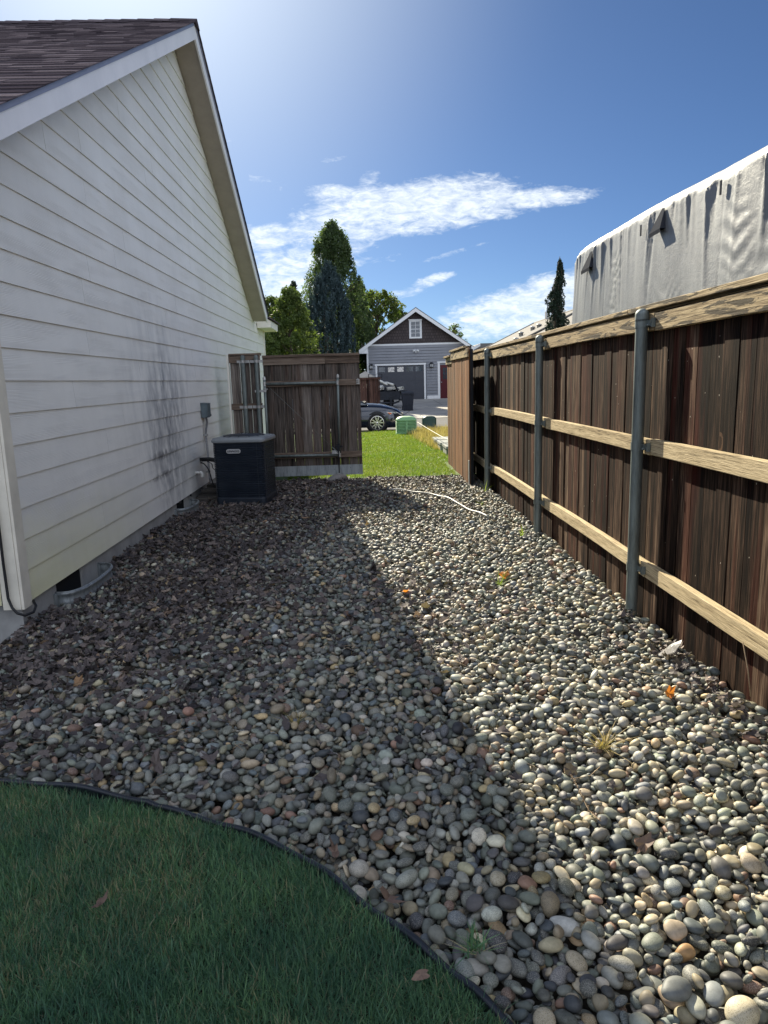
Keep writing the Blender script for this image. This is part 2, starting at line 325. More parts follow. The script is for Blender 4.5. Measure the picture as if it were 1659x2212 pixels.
g.set(b.inputs['Base Color'], g.ramp(g.noise(g.coord('Object'), 2, 3, .5), [(.3, (.008, .012, .022)), (.7, (.014, .019, .032))])); M['carpaint'] = m
M['tyre'] = plain('tyre_rubber', (.012, .012, .014), .8, var=.3)
M['rim'] = plain('machined_alloy', (.72, .70, .64), .25, .85, var=.05)
M['rimdark'] = plain('black_rim_pocket', (.012, .012, .014), .4)
M['headlamp'] = plain('clear_headlamp', (.55, .58, .62), .12, .3, var=.3, scale=20, spec=.8)
M['amber'] = plain('amber_marker', (.65, .16, .06), .25, var=.1)
M['chrome'] = plain('chrome', (.75, .75, .75), .12, 1.0, var=.03)
M['bin'] = plain('dark_navy_plastic', (.016, .021, .034), .5, var=.2)
M['greenbox'] = plain('pale_green_pedestal', (.17, .34, .17), .5, var=.10, scale=6)
M['darkgreen'] = plain('dark_green_pedestal', (.010, .040, .030), .38, var=.2)
M['block'] = plain('grey_landscape_block', (.27, .29, .27), .9, var=.25, scale=8, bump=.8)
M['scrap_dark'] = plain('dark_scrap', (.018, .022, .030), .45, .3, var=.5, scale=7)
M['scrap_light'] = plain('pale_scrap_metal', (.50, .50, .46), .35, .5, var=.3, scale=8)
M['tan_canvas'] = plain('tan_canvas', (.42, .39, .34), .85, var=.1)
M['beige'] = plain('beige_house_paint', (.40, .36, .29), .8, var=.06)
M['steel_dark'] = plain('black_steel', (.015, .017, .022), .5, .5)
M['cord'] = plain('white_cord', (.75, .73, .62), .7, var=.1)
# RV cover fabric
m, g, b = newmat('silver_cover_fabric', .5, .25, .5)
n = g.noise(g.coord('Object', (1, 1, .35)), 5, 6, .6, .6)
n2 = g.noise(g.coord('Object', (1, 1, 1)), 11, 5, .6, 1.6); n3 = g.noise(g.coord('Object', (1, 26, 1.4)), 1, 4, .6, .5)
g.set(b.inputs['Base Color'], g.ramp(n, [(.3, (.18, .19, .205)), (.7, (.24, .255, .268))]))
hgt = g.math('ADD', g.math('MULTIPLY', g.ramp(n2, [(.42, 0.0), (.5, 1.0), (.58, 0.0)]), .6), g.math('ADD', g.math('MULTIPLY', n3, .8), g.math('MULTIPLY', n, .8)))
g.set(b.inputs['Normal'], g.bump(hgt, .25, .005)); M['cover'] = m
M['cover_dark'] = plain('grey_flap_fabric', (.05, .055, .068), .95, .0, var=.15, scale=9, spec=.02)
m, g, b = newmat('clear_plastic', .18, 0, .6); b.inputs['Base Color'].default_value = (.75, .72, .66, 1); b.inputs['Transmission Weight'].default_value = .45
g.set(b.inputs['Base Color'], g.ramp(g.noise(g.coord('Object'), 20, 4, .6), [(.35, (.45, .42, .38)), (.6, (.85, .84, .80))])); M['plastic'] = m

# ---------------------------------------------------------------- mesh builder
class MB:
    def __init__(s): s.v = []; s.f = []; s.r = []; s.rnd = 0.5; s.sm = []; s.smooth = False
    def add(s, vs, fs, rnd=None):
        k = len(s.v); s.v += [tuple(p) for p in vs]
        for f in fs: s.f.append(tuple(i + k for i in f)); s.r.append(s.rnd if rnd is None else rnd); s.sm.append(s.smooth)
        return s
    def box(s, x0, x1, y0, y1, z0, z1, rnd=None):
        vs = [(x, y, z) for x in (x0, x1) for y in (y0, y1) for z in (z0, z1)]
        return s.add(vs, [(0, 1, 3, 2), (4, 6, 7, 5), (0, 4, 5, 1), (2, 3, 7, 6), (0, 2, 6, 4), (1, 5, 7, 3)], rnd)
    def prism(s, poly, d, rnd=None):
        # poly: list of 3d points (planar), d: extrusion vector
        n = len(poly); a = [tuple(p) for p in poly]; bq = [tuple(p[i] + d[i] for i in range(3)) for p in poly]
        fs = [tuple(range(n))[::-1], tuple(range(n, 2 * n))] + [(i, (i + 1) % n, n + (i + 1) % n, n + i) for i in range(n)]
        return s.add(a + bq, fs, rnd)
    def tube(s, pts, r, n=10, cap=True, rnd=None, smooth=True):
        pts = [Vector(p) for p in pts]; rr = r if isinstance(r, (list, tuple)) else [r] * len(pts)
        vs = []; up = None
        for i, p in enumerate(pts):
            t = (pts[min(i + 1, len(pts) - 1)] - pts[max(i - 1, 0)]).normalized()
            if up is None: up = t.orthogonal().normalized()
            up = (up - t * up.dot(t)); up = up.normalized() if up.length > 1e-6 else t.orthogonal().normalized()
            sd = t.cross(up)
            for k in range(n):
                a = 2 * math.pi * k / n; vs.append(p + (up * math.cos(a) + sd * math.sin(a)) * rr[i])
        fs = [(i * n + k, i * n + (k + 1) % n, (i + 1) * n + (k + 1) % n, (i + 1) * n + k) for i in range(len(pts) - 1) for k in range(n)]
        o = s.smooth; s.smooth = smooth; s.add(vs, fs, rnd); s.smooth = o
        if cap:
            k = len(s.v) - len(vs)
            for st in (0, (len(pts) - 1) * n):
                s.f.append(tuple(k + st + j for j in range(n))); s.r.append(s.rnd if rnd is None else rnd); s.sm.append(False)
        return s
    def lathe(s, c, prof, n=20, smooth=True, axis='Z', rnd=None):
        pts = []
        for (r, h) in prof:
            for k in range(n):
                a = 2 * math.pi * k / n; p = (r * math.cos(a), r * math.sin(a), h)
                if axis == 'Y': p = (p[0], h, p[1])
                if axis == 'X': p = (h, p[0], p[1])
                pts.append((c[0] + p[0], c[1] + p[1], c[2] + p[2]))
        fs = [(i * n + k, i * n + (k + 1) % n, (i + 1) * n + (k + 1) % n, (i + 1) * n + k) for i in range(len(prof) - 1) for k in range(n)]
        o = s.smooth; s.smooth = smooth; s.add(pts, fs, rnd); s.smooth = o; return s
    def build(s, name, mat, parent=None, bevel=0, flip=False):
        me = bpy.data.meshes.new(name); me.from_pydata(s.v, [], s.f); me.update()
        bm = bmesh.new(); bm.from_mesh(me); bmesh.ops.recalc_face_normals(bm, faces=bm.faces); bm.to_mesh(me); bm.free()
        if len(me.polygons) == len(s.r):
            a = me.attributes.new('rnd', 'FLOAT', 'FACE'); a.data.foreach_set('value', s.r)
            me.polygons.foreach_set('use_smooth', s.sm)
        me.materials.append(M[mat] if isinstance(mat, str) else mat)
        o = bpy.data.objects.new(name, me); C.objects.link(o)
        if parent: o.parent = parent; o.matrix_parent_inverse = parent.matrix_world.inverted() if parent.type == 'EMPTY' else Matrix()
        if bevel:
            bv = o.modifiers.new('bevel', 'BEVEL'); bv.width = bevel; bv.segments = 2; bv.limit_method = 'ANGLE'; bv.angle_limit = R(40)
        return o
def npmesh(name, V, F, mat, rnd=None, col=None, parent=None, smooth=True):
    """V (n,3), F (m,k) numpy; rnd per face"""
    me = bpy.data.meshes.new(name); V = np.ascontiguousarray(V, dtype=np.float32); F = np.ascontiguousarray(F, dtype=np.int32)
    me.vertices.add(len(V)); me.vertices.foreach_set('co', V.ravel())
    k = F.shape[1]; me.loops.add(F.size); me.loops.foreach_set('vertex_index', F.ravel())
    me.polygons.add(len(F)); me.polygons.foreach_set('loop_start', np.arange(0, F.size, k, dtype=np.int32)); me.polygons.foreach_set('loop_total', np.full(len(F), k, dtype=np.int32))
    me.polygons.foreach_set('use_smooth', np.full(len(F), smooth, dtype=bool))
    me.update(calc_edges=True)
    if rnd is not None: a = me.attributes.new('rnd', 'FLOAT', 'FACE'); a.data.foreach_set('value', np.asarray(rnd, dtype=np.float32))
    if col is not None:
        a = me.attributes.new('col', 'FLOAT_COLOR', 'POINT'); cc = np.ones((len(V), 4), np.float32); cc[:, :3] = col; a.data.foreach_set('color', cc.ravel())
    me.materials.append(M[mat]); o = bpy.data.objects.new(name, me); C.objects.link(o)
    if parent: o.parent = parent
    return o
def tag(o, label=None, cat=None, group=None, kind=None):
    if label: o['label'] = label
    if cat: o['category'] = cat
    if group: o['group'] = group
    if kind: o['kind'] = kind
    return o
def thing(name, label, cat, loc=(0, 0, 0), group=None, rz=0):
    o = bpy.data.objects.new(name, None); C.objects.link(o); o.location = loc; o.rotation_euler = (0, 0, rz); o.empty_display_size = .2
    tag(o, label, cat, group); o.matrix_world = Matrix.Translation(loc) @ Matrix.Rotation(rz, 4, 'Z'); return o
def part(mb, name, mat, parent, bevel=0):
    """part built in world coordinates under an Empty (or a part of one)"""
    o = mb.build(name, mat, None, bevel); o.parent = parent
    root = parent
    while root.parent: root = root.parent
    if parent.parent is None: o.matrix_parent_inverse = parent.matrix_world.inverted()
    return o
def struct(o): o['kind'] = 'structure'; return o

# ---------------------------------------------------------------- terrain
PZ = [(-60, 0), (11.0, 0), (20, -.15), (24.0, -.24)]
def lawnz(y): return float(np.interp(y, [p[0] for p in PZ], [p[1] for p in PZ]))
def strip(name, mat, prof, x0, x1, nx=2):
    mb = MB(); xs = np.linspace(x0, x1, nx)
    vs = [(x, y, z) for (y, z) in prof for x in xs]
    fs = [(i * nx + j, i * nx + j + 1, (i + 1) * nx + j + 1, (i + 1) * nx + j) for i in range(len(prof) - 1) for j in range(nx - 1)]
    mb.add(vs, fs); return struct(mb.build(name, mat))
strip('ground', 'earth', [(-200, -.16), (10.9, -.16), (11.05, -.10), (20, -.25), (24, -.35), (25, -.60), (32, -.60), (36, -.30), (46, .10), (60, .3), (900, 2)], -700, 700)
strip('front_lawn', 'lawn_base', [(11.02, -.03), (20, -.15), (24.0, -.24)], -30, 30)
strip('street', 'asphalt', [(24.15, -.39), (28, -.33), (31.6, -.25)], -120, 120)
mb = MB(); mb.prism([(-120, 24.0, -.225), (-120, 24.16, -.235), (-120, 24.20, -.45), (-120, 24.0, -.45)], (240, 0, 0)); struct(mb.build('kerb', 'kerb'))
strip('driveway', 'drive', [(31.6, -.235), (36, -.085), (46.2, .205)], -1.5, 9.5)
strip('far_yard', 'lawn_base', [(31.65, -.26), (36, -.12), (46.2, .18), (70, .28)], -60, -1.55)
strip('far_yard', 'lawn_base', [(31.65, -.26), (36, -.12), (46.2, .18), (70, .28)], 9.55, 60)

# ---------------------------------------------------------------- left house
WX = -2.2; NY, FY = 4.45, 17.05; PK = (9.8, 5.87); SLN, SLF = .519, .531; SL = .53; OH = .3
house = thing('white_house', 'cream lap-sided house with shingled gable roof along the gravel side yard', 'house', (WX, 10, 0))
# siding clipped to the gable; underside of soffit at roofline minus .2
def yr(z):
    zz = z + .17
    lo = max(NY + .10, PK[0] - (PK[1] - zz) / SLN); hi = PK[0] + (PK[1] - zz) / SLF
    if z < 2.95: hi = FY - .1
    return lo, hi
mb = MB(); pitch = .202; z = .109; k = 0
while z < PK[1] - .2:
    z1 = min(z + pitch, PK[1] - .18)
    lo0, hi0 = yr(z); lo1, hi1 = yr(z1)
    if z < 2.95 <= z1: hi1 = min(hi1, hi0)
    if z1 >= 2.95 and z < 2.95: hi1 = PK[0] + (PK[1] - z1 - .17) / SL
    js = [lo0]; y = lo0 + random.uniform(.6, 3.6)
    while y < hi0 - .4: js.append(y); y += 3.66 if random.random() < .7 else random.uniform(1.5, 3)
    js.append(hi0)
    for i in range(len(js) - 1):
        a0, b0 = js[i] + (.0 if i == 0 else .0025), js[i + 1] - (0 if i == len(js) - 2 else .0015)
        a1 = max(a0, lo1); b1 = min(b0, hi1)
        if a1 >= b1 - .01: a1 = b1 = (max(a0, min(b0, PK[0])))
        dx = random.uniform(-.001, .001)
        xb, xt = WX + dx, WX - .013
        vs = [(xb, a0, z), (xb, b0, z), (xt, b1, z1 + .012), (xt, a1, z1 + .012), (xb - .012, a0, z), (xb - .012, b0, z), (xt - .012, b1, z1 + .012), (xt - .012, a1, z1 + .012)]
        mb.add(vs, [(0, 1, 2, 3), (4, 7, 6, 5), (0, 4, 5, 1), (1, 5, 6, 2), (2, 6, 7, 3), (3, 7, 4, 0)], random.random())
    z += pitch; k += 1
part(mb, 'wall', 'siding', house)
mb = MB()  # sheathing behind the siding, other walls
mb.prism([(WX - .036, NY + .02, .16), (WX - .036, FY - .02, .16), (WX - .036, FY - .02, 2.7), (WX - .036, 15.3, 2.78), (WX - .036, PK[0], PK[1] - .19), (WX - .036, NY + .02, 2.86)], (-7.5, 0, 0))
part(mb, 'wall', 'beige', house)
mb = MB()  # near end wall facing the camera: boards
z = .109
while z < 2.75:
    mb.add([(WX - .14, NY - .0, z), (-8, NY - .0, z), (-8, NY + .012, z + .21), (WX - .14, NY + .012, z + .21), (WX - .14, NY + .018, z), (-8, NY + .018, z)], [(0, 1, 2, 3), (0, 4, 5, 1)], random.random()); z += .202
part(mb, 'wall', 'siding', house)
mb = MB(); mb.box(WX - .005, WX + .014, NY - .028, NY + .085, .085, 2.9); part(mb, 'corner_trim', 'dirty_trim', house, .003)
mb = MB(); mb.box(WX - .12, WX - .007, NY - .028, NY - .004, .085, 2.9); part(mb, 'corner_trim', 'dirty_trim', house, .003)
mb = MB(); mb.box(WX - .09, WX + .012, FY - .1, FY + .015, .085, 2.64); part(mb, 'corner_trim', 'trim', house, .003)
mb = MB(); mb.box(WX - .60, WX - .17, NY - .075, NY - .035, .10, 2.8); part(mb, 'side_panel', 'dirty_trim', house, .003)
# foundation with two vent openings
FX = WX - .03
mb = MB(); vents = [(5.0, 5.46), (8.40, 8.78)]
ys = [NY + .03, 5.0, 5.46, 8.40, 8.78, FY - .03]
for i in range(0, 5, 2): mb.box(FX - .2, FX, ys[i], ys[i + 1], -.35, .17)
for a, b2 in vents: mb.box(FX - .2, FX - .002, a, b2, -.35, -.14)
mb.box(-9, FX - .201, NY + .03, NY + .15, -.35, .10)
part(mb, 'foundation', 'concrete', house, .004)
for a, b2 in vents:
    mb = MB(); mb.box(FX - .05, FX - .012, a + .001, b2 - .001, -.139, .169)
    part(mb, 'vent', 'hole', house)
# roof: two shingled slopes built from courses
def slope_course(mb, y0, z0, y1, z1, xa, xb, n, tabw=.32, th=.007):
    """courses from the eave (y0,z0) up to the ridge (y1,z1)"""
    dy, dz = (y1 - y0) / n, (z1 - z0) / n; L = math.hypot(dy, dz); ny, nz = -dz / L * (1 if dy > 0 else -1), abs(dy) / L
    ny = -dz / L if dy > 0 else dz / L
    for i in range(n):
        x = xb
        while x > xa:
            wd = random.uniform(.12, .34); x2 = max(xa, x - wd); t = th + random.choice([0, 0, 0, .003, .005]) + random.uniform(0, .002)
            e = random.uniform(-.012, .004)
            ya, za = y0 + dy * (i + e), z0 + dz * (i + e); yb, zb = y0 + dy * (i + 1.1), z0 + dz * (i + 1.1)
            vs = [(x2, ya, za), (x, ya, za), (x, yb, zb), (x2, yb, zb), (x2, ya + ny * t, za + nz * t), (x, ya + ny * t, za + nz * t), (x, yb + ny * .002, zb + nz * .002), (x2, yb + ny * .002, zb + nz * .002)]
            mb.add(vs, [(4, 5, 6, 7), (0, 1, 5, 4), (0, 4, 7, 3), (1, 2, 6, 5)], random.random()); x = x2
XR = WX + OH; XL = -9.0
def roofz(y): return PK[1] - (PK[0] - y) * SLN if y < PK[0] else PK[1] - (y - PK[0]) * SLF
mb = MB(); ye = 4.0
slope_course(mb, ye, roofz(ye), PK[0], PK[1], XL, XR + .03, 42)
part(mb, 'roof', 'shingle', house)
mb = MB(); ye2 = 15.45
slope_course(mb, ye2, roofz(ye2), PK[0], PK[1], XL, XR + .03, 40)
part(mb, 'roof', 'shingle', house)
mb = MB()  # deck under the shingles
mb.prism([(XR, 4.02, roofz(4.02) - .004), (XR, PK[0], PK[1] - .004), (XR, ye2 - .02, roofz(ye2 - .02) - .004), (XR, ye2 - .02, roofz(ye2) - .03), (XR, PK[0], PK[1] - .034), (XR, 4.02, roofz(4.02) - .034)], (XL - XR, 0, 0))
part(mb, 'roof_deck', 'drip', house)
mb = MB(); x = XR + .035
while x > XL:
    mb.prism([(x, PK[0] - .13, PK[1] - .045), (x, PK[0], PK[1] + .03), (x, PK[0] + .13, PK[1] - .045), (x, PK[0] + .13, PK[1] - .055), (x, PK[0] - .13, PK[1] - .055)], (-.32, 0, .012), random.random()); x -= .20
part(mb, 'ridge_cap', 'shingle', house)
for sgn, yend, nm in ((-1, 4.02, 'near'), (1, 15.42, 'far')):  # rake boards, drip edges, soffits
    za, zb = PK[1] - .036, roofz(yend) - .036
    mb = MB(); mb.prism([(XR - .022, PK[0], za), (XR - .022, yend, zb), (XR - .022, yend, zb - .145), (XR - .022, PK[0], za - .165)], (.022, 0, 0)); part(mb, 'rake_board', 'rake', house, .003)
    mb = MB(); mb.prism([(XR + .002, PK[0], za + .032), (XR + .002, yend, zb + .032), (XR + .002, yend, zb - .008), (XR + .002, PK[0], za - .008)], (.006, 0, 0)); part(mb, 'drip_edge', 'drip', house)
    mb = MB(); mb.prism([(XR - .026, PK[0], za - .10), (XR - .026, yend, zb - .10), (XR - .026, yend, zb - .115), (XR - .026, PK[0], za - .115)], (-OH + .015, 0, 0)); part(mb, 'soffit', 'soffit', house)
# eave return and porch roof beyond the gable
mb = MB(); mb.box(WX + .004, XR, 15.95, 17.25, 2.645, 2.79); mb.prism([(WX + .004, 15.952, 2.791), (XR - .004, 15.952, 2.791), (WX + .004, 15.952, 2.96)], (0, 1.29, 0)); mb.box(-9, WX - .12, 17.07, 17.25, 2.645, 2.79)
part(mb, 'eave_return', 'trim', house, .004)
mb = MB(); mb.prism([(WX - .05, 15.90, 3.00), (XR + .05, 15.90, 2.80), (XR + .05, 15.90, 2.825), (WX - .05, 15.90, 3.03)], (0, 1.42, 0)); mb.prism([(WX - .06, 15.3, 2.90), (WX - .06, 17.32, 2.80), (WX - .06, 17.32, 2.83), (WX - .06, 15.3, 2.99)], (-6.8, 0, 0))
part(mb, 'return_roof', 'shingle', house)
# joist hangers/small cable clips under the siding
for y in (8.42, 8.95, 9.55): mb = MB(); mb.box(WX - .005, WX + .018, y, y + .03, .085, .112); part(mb, 'clip', 'black', house)

# black cable down the corner
cab = MB(); pts = [(WX - .105, NY - .045, 2.8), (WX - .105, NY - .045, 1.0), (WX - .09, NY - .05, .9), (WX - .07, NY - .05, .72), (WX - .072, NY - .05, .4), (WX - .07, NY - .05, .17), (WX - .05, NY - .055, .11), (WX - .02, NY - .06, .075), (WX + .02, NY - .05, .055), (WX + .055, NY, .06), (WX + .05, NY + .05, .085), (WX + .02, NY + .085, .11)]
cab.tube(pts, .009, 8); tag(cab.build('cable', 'black'), 'black cable running down the near corner of the cream house', 'cable')

# window wells
def well(y0, y1, depth, label):
    t = thing('window_well', label, 'window well', (FX, (y0 + y1) / 2, 0))
    yc, hw = (y0 + y1) / 2, (y1 - y0) / 2; N = 26
    def ring(off, z):
        out = []
        for i in range(N + 1):
            a = math.pi * i / N; c = math.cos(a); s_ = math.sin(a)
            ex = abs(s_) ** .55 * (depth + off); ey = -(hw + off) * (abs(c) ** .8) * (1 if c > 0 else -1)
            out.append((FX + .005 + ex, yc + ey, z))
        return out
    mb = MB(); mb.smooth = True; prof = [(.0, .030), (.012, .034), (.016, .022), (.008, .01), (0, -.01), (.006, -.03), (.012, -.055), (.004, -.085), (-.004, -.11), (.004, -.15), (0, -.3)]
    rings = [ring(o, z) for o, z in prof]; vs = [p for r_ in rings for p in r_]
    fs = [(i * (N + 1) + j, i * (N + 1) + j + 1, (i + 1) * (N + 1) + j + 1, (i + 1) * (N + 1) + j) for i in range(len(prof) - 1) for j in range(N)]
    mb.add(vs, fs); o = part(mb, 'well_wall', 'galv_sheet', t); so_ = o.modifiers.new('s', 'SOLIDIFY'); so_.thickness = .003
    mb = MB(); mb.tube([Vector(p) + Vector((0, 0, .004)) for p in ring(.003, .030)], .007, 8); part(mb, 'rim', 'galv_sheet', t)
    for ya_ in (y1 - .01, y0 - .035): mb = MB(); mb.box(FX + .001, FX + .02, ya_, ya_ + .045, -.2, .03); part(mb, 'flange', 'galv_sheet', t)
well(4.97, 5.80, .17, 'galvanised steel window well nearest the house corner, in front of the larger dark vent')
well(8.32, 9.02, .15, 'smaller galvanised window well close to the air conditioner')

# ---------------------------------------------------------------- air conditioner
ac = thing('air_conditioner', 'dark navy outdoor air conditioner with grey lid standing by the house wall', 'air conditioner', (-1.53, 9.29, 0), rz=R(-6.5))
def acpart(mb, name, mat, bevel=0, parent=None):
    o = mb.build(name, mat, None, bevel); o.parent = parent or ac; return o
HW = .322
def rrect(hw, r, n=6):
    pts = []
    for cx, cy, a0 in ((hw - r, -hw + r, -90), (hw - r, hw - r, 0), (-hw + r, hw - r, 90), (-hw + r, -hw + r, 180)):
        for i in range(n + 1):
            a = R(a0 + 90 * i / n); pts.append((cx + r * math.cos(a), cy + r * math.sin(a)))
    return pts
def loft(mb, secs):
    n = len(secs[0][0]); vs = [(x, y, z) for pts, z in secs for x, y in pts]
    fs = [(i * n + k, i * n + (k + 1) % n, (i + 1) * n + (k + 1) % n, (i + 1) * n + k) for i in range(len(secs) - 1) for k in range(n)]
    mb.add(vs, fs + [tuple(range(n))[::-1], tuple(range((len(secs) - 1) * n, len(secs) * n))])
mb = MB(); secs_ = [(rrect(HW, .05), .035)]
for i in range(24): z_ = .05 + i * .0285; secs_ += [(rrect(HW, .05), z_), (rrect(HW - .007, .05), z_ + .004), (rrect(HW - .001, .05), z_ + .024)]
loft(mb, secs_ + [(rrect(HW, .05), .745)]); acpart(mb, 'body', 'ac_body')
mb = MB(); loft(mb, [(rrect(HW + .006, .055), -.05), (rrect(HW + .006, .055), .03), (rrect(HW + .002, .05), .04)]); acpart(mb, 'base', 'ac_body')
mb = MB(); loft(mb, [(rrect(HW + .012, .06), .740), (rrect(HW + .022, .06), .750), (rrect(HW + .022, .06), .775), (rrect(HW + .005, .055), .797), (rrect(HW - .03, .05), .803)]); lid = acpart(mb, 'lid', 'ac_top')
mb = MB(); 
for i in range(9): mb.lathe((0, 0, 0), [(.05 + i * .026, .812 + .002 * (9 - i)), (.054 + i * .026, .816 + .002 * (9 - i)), (.058 + i * .026, .812 + .002 * (9 - i))], 36)
for i in range(12):
    a = 2 * math.pi * i / 12; mb.tube([(.05 * math.cos(a), .05 * math.sin(a), .83), (.27 * math.cos(a), .27 * math.sin(a), .806)], .003, 5)
acpart(mb, 'fan_grille', 'ac_grille')
mb = MB(); mb.lathe((0, 0, 0), [(.0, .835), (.05, .833), (.055, .822), (.055, .815)], 20); acpart(mb, 'fan_cap', 'ac_top')
for i in range(4):
    a = R(45 + 90 * i); mb = MB(); mb.lathe((.035 * math.cos(a), .035 * math.sin(a), 0), [(0, .845), (.006, .845), (.006, .833)], 8); acpart(mb, 'bolt', 'black')
mb = MB()  # panel seams: thin vertical posts at the right front corner and left
for bxx in ((HW - .085, HW - .081, -HW - .004, -HW + .001), (-HW + .012, -HW + .018, -HW - .004, -HW + .001), (HW - .004, HW + .004, -HW + .055, -HW + .06)):
    mb = MB(); mb.box(*bxx, .04, .74); acpart(mb, 'corner_post', 'ac_grille')
# badge: rounded plate with the lettering in relief
bx, bz = -.055, .635
def stadium(w_, h_, n=10):
    r = h_ / 2; return [(w_ / 2 - r + r * math.cos(R(-90 + 180 * i / n)), r * math.sin(R(-90 + 180 * i / n))) for i in range(n + 1)] + [(-w_ / 2 + r + r * math.cos(R(90 + 180 * i / n)), r * math.sin(R(90 + 180 * i / n))) for i in range(n + 1)]
mb = MB(); mb.prism([(bx + x, -HW - .010, bz + z_) for x, z_ in stadium(.182, .056)], (0, .010, 0)); badge = acpart(mb, 'badge', 'badge', .002)
def text(body, size, loc, rot, mat, parent, name='lettering', extrude=.0015, shear=0, align='CENTER', bold=0):
    cu = bpy.data.curves.new(name, 'FONT'); cu.body = body; cu.size = size; cu.extrude = extrude; cu.align_x = align; cu.align_y = 'CENTER'; cu.shear = shear; cu.offset = bold
    o = bpy.data.objects.new(name, cu); C.objects.link(o); dg = bpy.context.evaluated_depsgraph_get(); dg.update()
    me = bpy.data.meshes.new_from_object(o.evaluated_get(dg)); bpy.data.objects.remove(o); o2 = bpy.data.objects.new(name, me); C.objects.link(o2)
    me.materials.append(M[mat]); o2.location = loc; o2.rotation_euler = rot; o2.parent = parent; return o2
text('LENNOX', .034, (bx - .012, -HW - .0118, bz), (R(90), 0, 0), 'black', badge, shear=.3, bold=.0006)
mb = MB(); arc = [(bx + .052 + .022 * math.cos(R(a)), bz + .02 * math.sin(R(a))) for a in range(-80, 81, 16)]; arc2 = [(bx + .050 + .017 * math.cos(R(a)), bz + .0195 * math.sin(R(a))) for a in range(80, -81, -16)]
mb.prism([(x, -HW - .0125, z_) for x, z_ in arc + arc2], (0, .002, 0)); acpart(mb, 'swoosh', 'black', parent=badge)
mb = MB()  # caught dead leaves on the grille
# ---------------- services on the wall
eb = thing('electrical_box', 'grey metal disconnect box on the cream siding above the air conditioner', 'electrical box', (WX, 10.1, 1.1))
mb = MB(); mb.box(WX + .002, WX + .085, 9.92, 10.10, 1.02, 1.215); part(mb, 'box_body', 'ebox', eb, .004)
mb = MB(); mb.prism([(WX + .002, 9.905, 1.215), (WX + .002, 10.115, 1.215), (WX + .098, 10.115, 1.205), (WX + .098, 9.905, 1.205)], (0, 0, .008)); mb.box(WX + .086, WX + .094, 9.905, 10.115, 1.03, 1.2045); part(mb, 'cover', 'ebox', eb, .002)
mb = MB(); mb.tube([(WX + .10 + .010 * math.cos(a), 10.06, 1.05 + .012 * math.sin(a)) for a in np.linspace(0, 2 * math.pi, 14)], .0025, 6); part(mb, 'hasp', 'steel_dark', eb)
mb = MB(); path = [(WX + .045, 10.02, 1.02), (WX + .05, 10.02, .95), (WX + .035, 9.99, .85), (WX + .03, 9.98, .78), (WX + .04, 9.97, .6), (WX + .045, 9.95, .45), (WX + .05, 9.93, .25), (WX + .06, 9.92, .15), (WX + .12, 9.88, .05), (WX + .17, 9.85, .0)]
def spline(pts, n=12):
    P = [Vector(p) for p in pts]; P = [P[0] * 2 - P[1]] + P + [P[-1] * 2 - P[-2]]; out = []
    for i in range(1, len(P) - 2):
        for k in range(n):
            t = k / n; a, b_, c_, d_ = P[i - 1], P[i], P[i + 1], P[i + 2]
            out.append(.5 * ((2 * b_) + (c_ - a) * t + (2 * a - 5 * b_ + 4 * c_ - d_) * t * t + (3 * b_ - a - 3 * c_ + d_) * t ** 3))
    return out + [P[-2]]
sp = spline(path, 18); mb.tube(sp, [.013 + (.003 if i % 2 else 0) for i in range(len(sp))], 10, smooth=False); part(mb, 'conduit', 'conduit', eb)
for zc in (.78, .27): mb = MB(); mb.box(WX + .002, WX + .055, 9.955, 10.005, zc - .012, zc + .012); part(mb, 'strap', 'zinc', eb)
rl = thing('refrigerant_line', 'black insulated pipe bending from the siding down behind the air conditioner', 'pipe', (WX, 9.85, .4))
mb = MB(); mb.tube(spline([(WX - .01, 9.70, .47), (WX + .06, 9.66, .475), (WX + .16, 9.58, .48), (WX + .25, 9.5, .46), (WX + .30, 9.45, .38), (WX + .31, 9.42, .2), (WX + .33, 9.42, .05)], 10), .028, 12); part(mb, 'insulation', 'black', rl)
mb = MB(); mb.tube(spline([(WX, 9.69, .43), (WX + .06, 9.64, .41), (WX + .12, 9.6, .33), (WX + .15, 9.6, .2), (WX + .18, 9.62, .05)], 10), .008, 8); mb.tube(spline([(WX + .1, 9.63, .45), (WX + .17, 9.57, .42), (WX + .2, 9.52, .36), (WX + .3, 9.47, .33)], 8), .005, 6); part(mb, 'cable', 'black', rl)
mb = MB(); mb.lathe((WX + .004, 9.70, .465), [(.03, 0), (.038, .004), (.038, .012), (.03, .014)], 14, axis='X'); part(mb, 'wall_sleeve', 'pvc', rl)
pv = MB(); pv.tube([(WX - .01, 9.36, .335), (WX + .055, 9.36, .335)], .017, 14); pv.tube(spline([(WX + .05, 9.36, .335), (WX + .075, 9.36, .332), (WX + .082, 9.36, .30), (WX + .082, 9.36, .275)], 5), .021, 14)
tag(pv.build('drain_elbow', 'pvc'), 'short white plastic drain elbow sticking out of the siding', 'pipe')
tb = thing('timber_stack', 'dark old timbers stacked between the house and the air conditioner', 'timber', (-2.0, 9.7, 0))
for i, (x0, x1, y0, y1, z0, z1) in enumerate([(-2.19, -1.72, 9.22, 9.36, -.1, .035), (-2.19, -1.78, 9.38, 9.52, -.06, .05), (-2.19, -1.74, 9.54, 9.68, -.02, .085), (-2.15, -1.66, 9.70, 9.90, -.1, .12)]):
    mb = MB(); mb.rnd = random.random(); mb.box(x0, x1, y0, y1, z0, z1); part(mb, 'beam', 'block_wood', tb, .008)

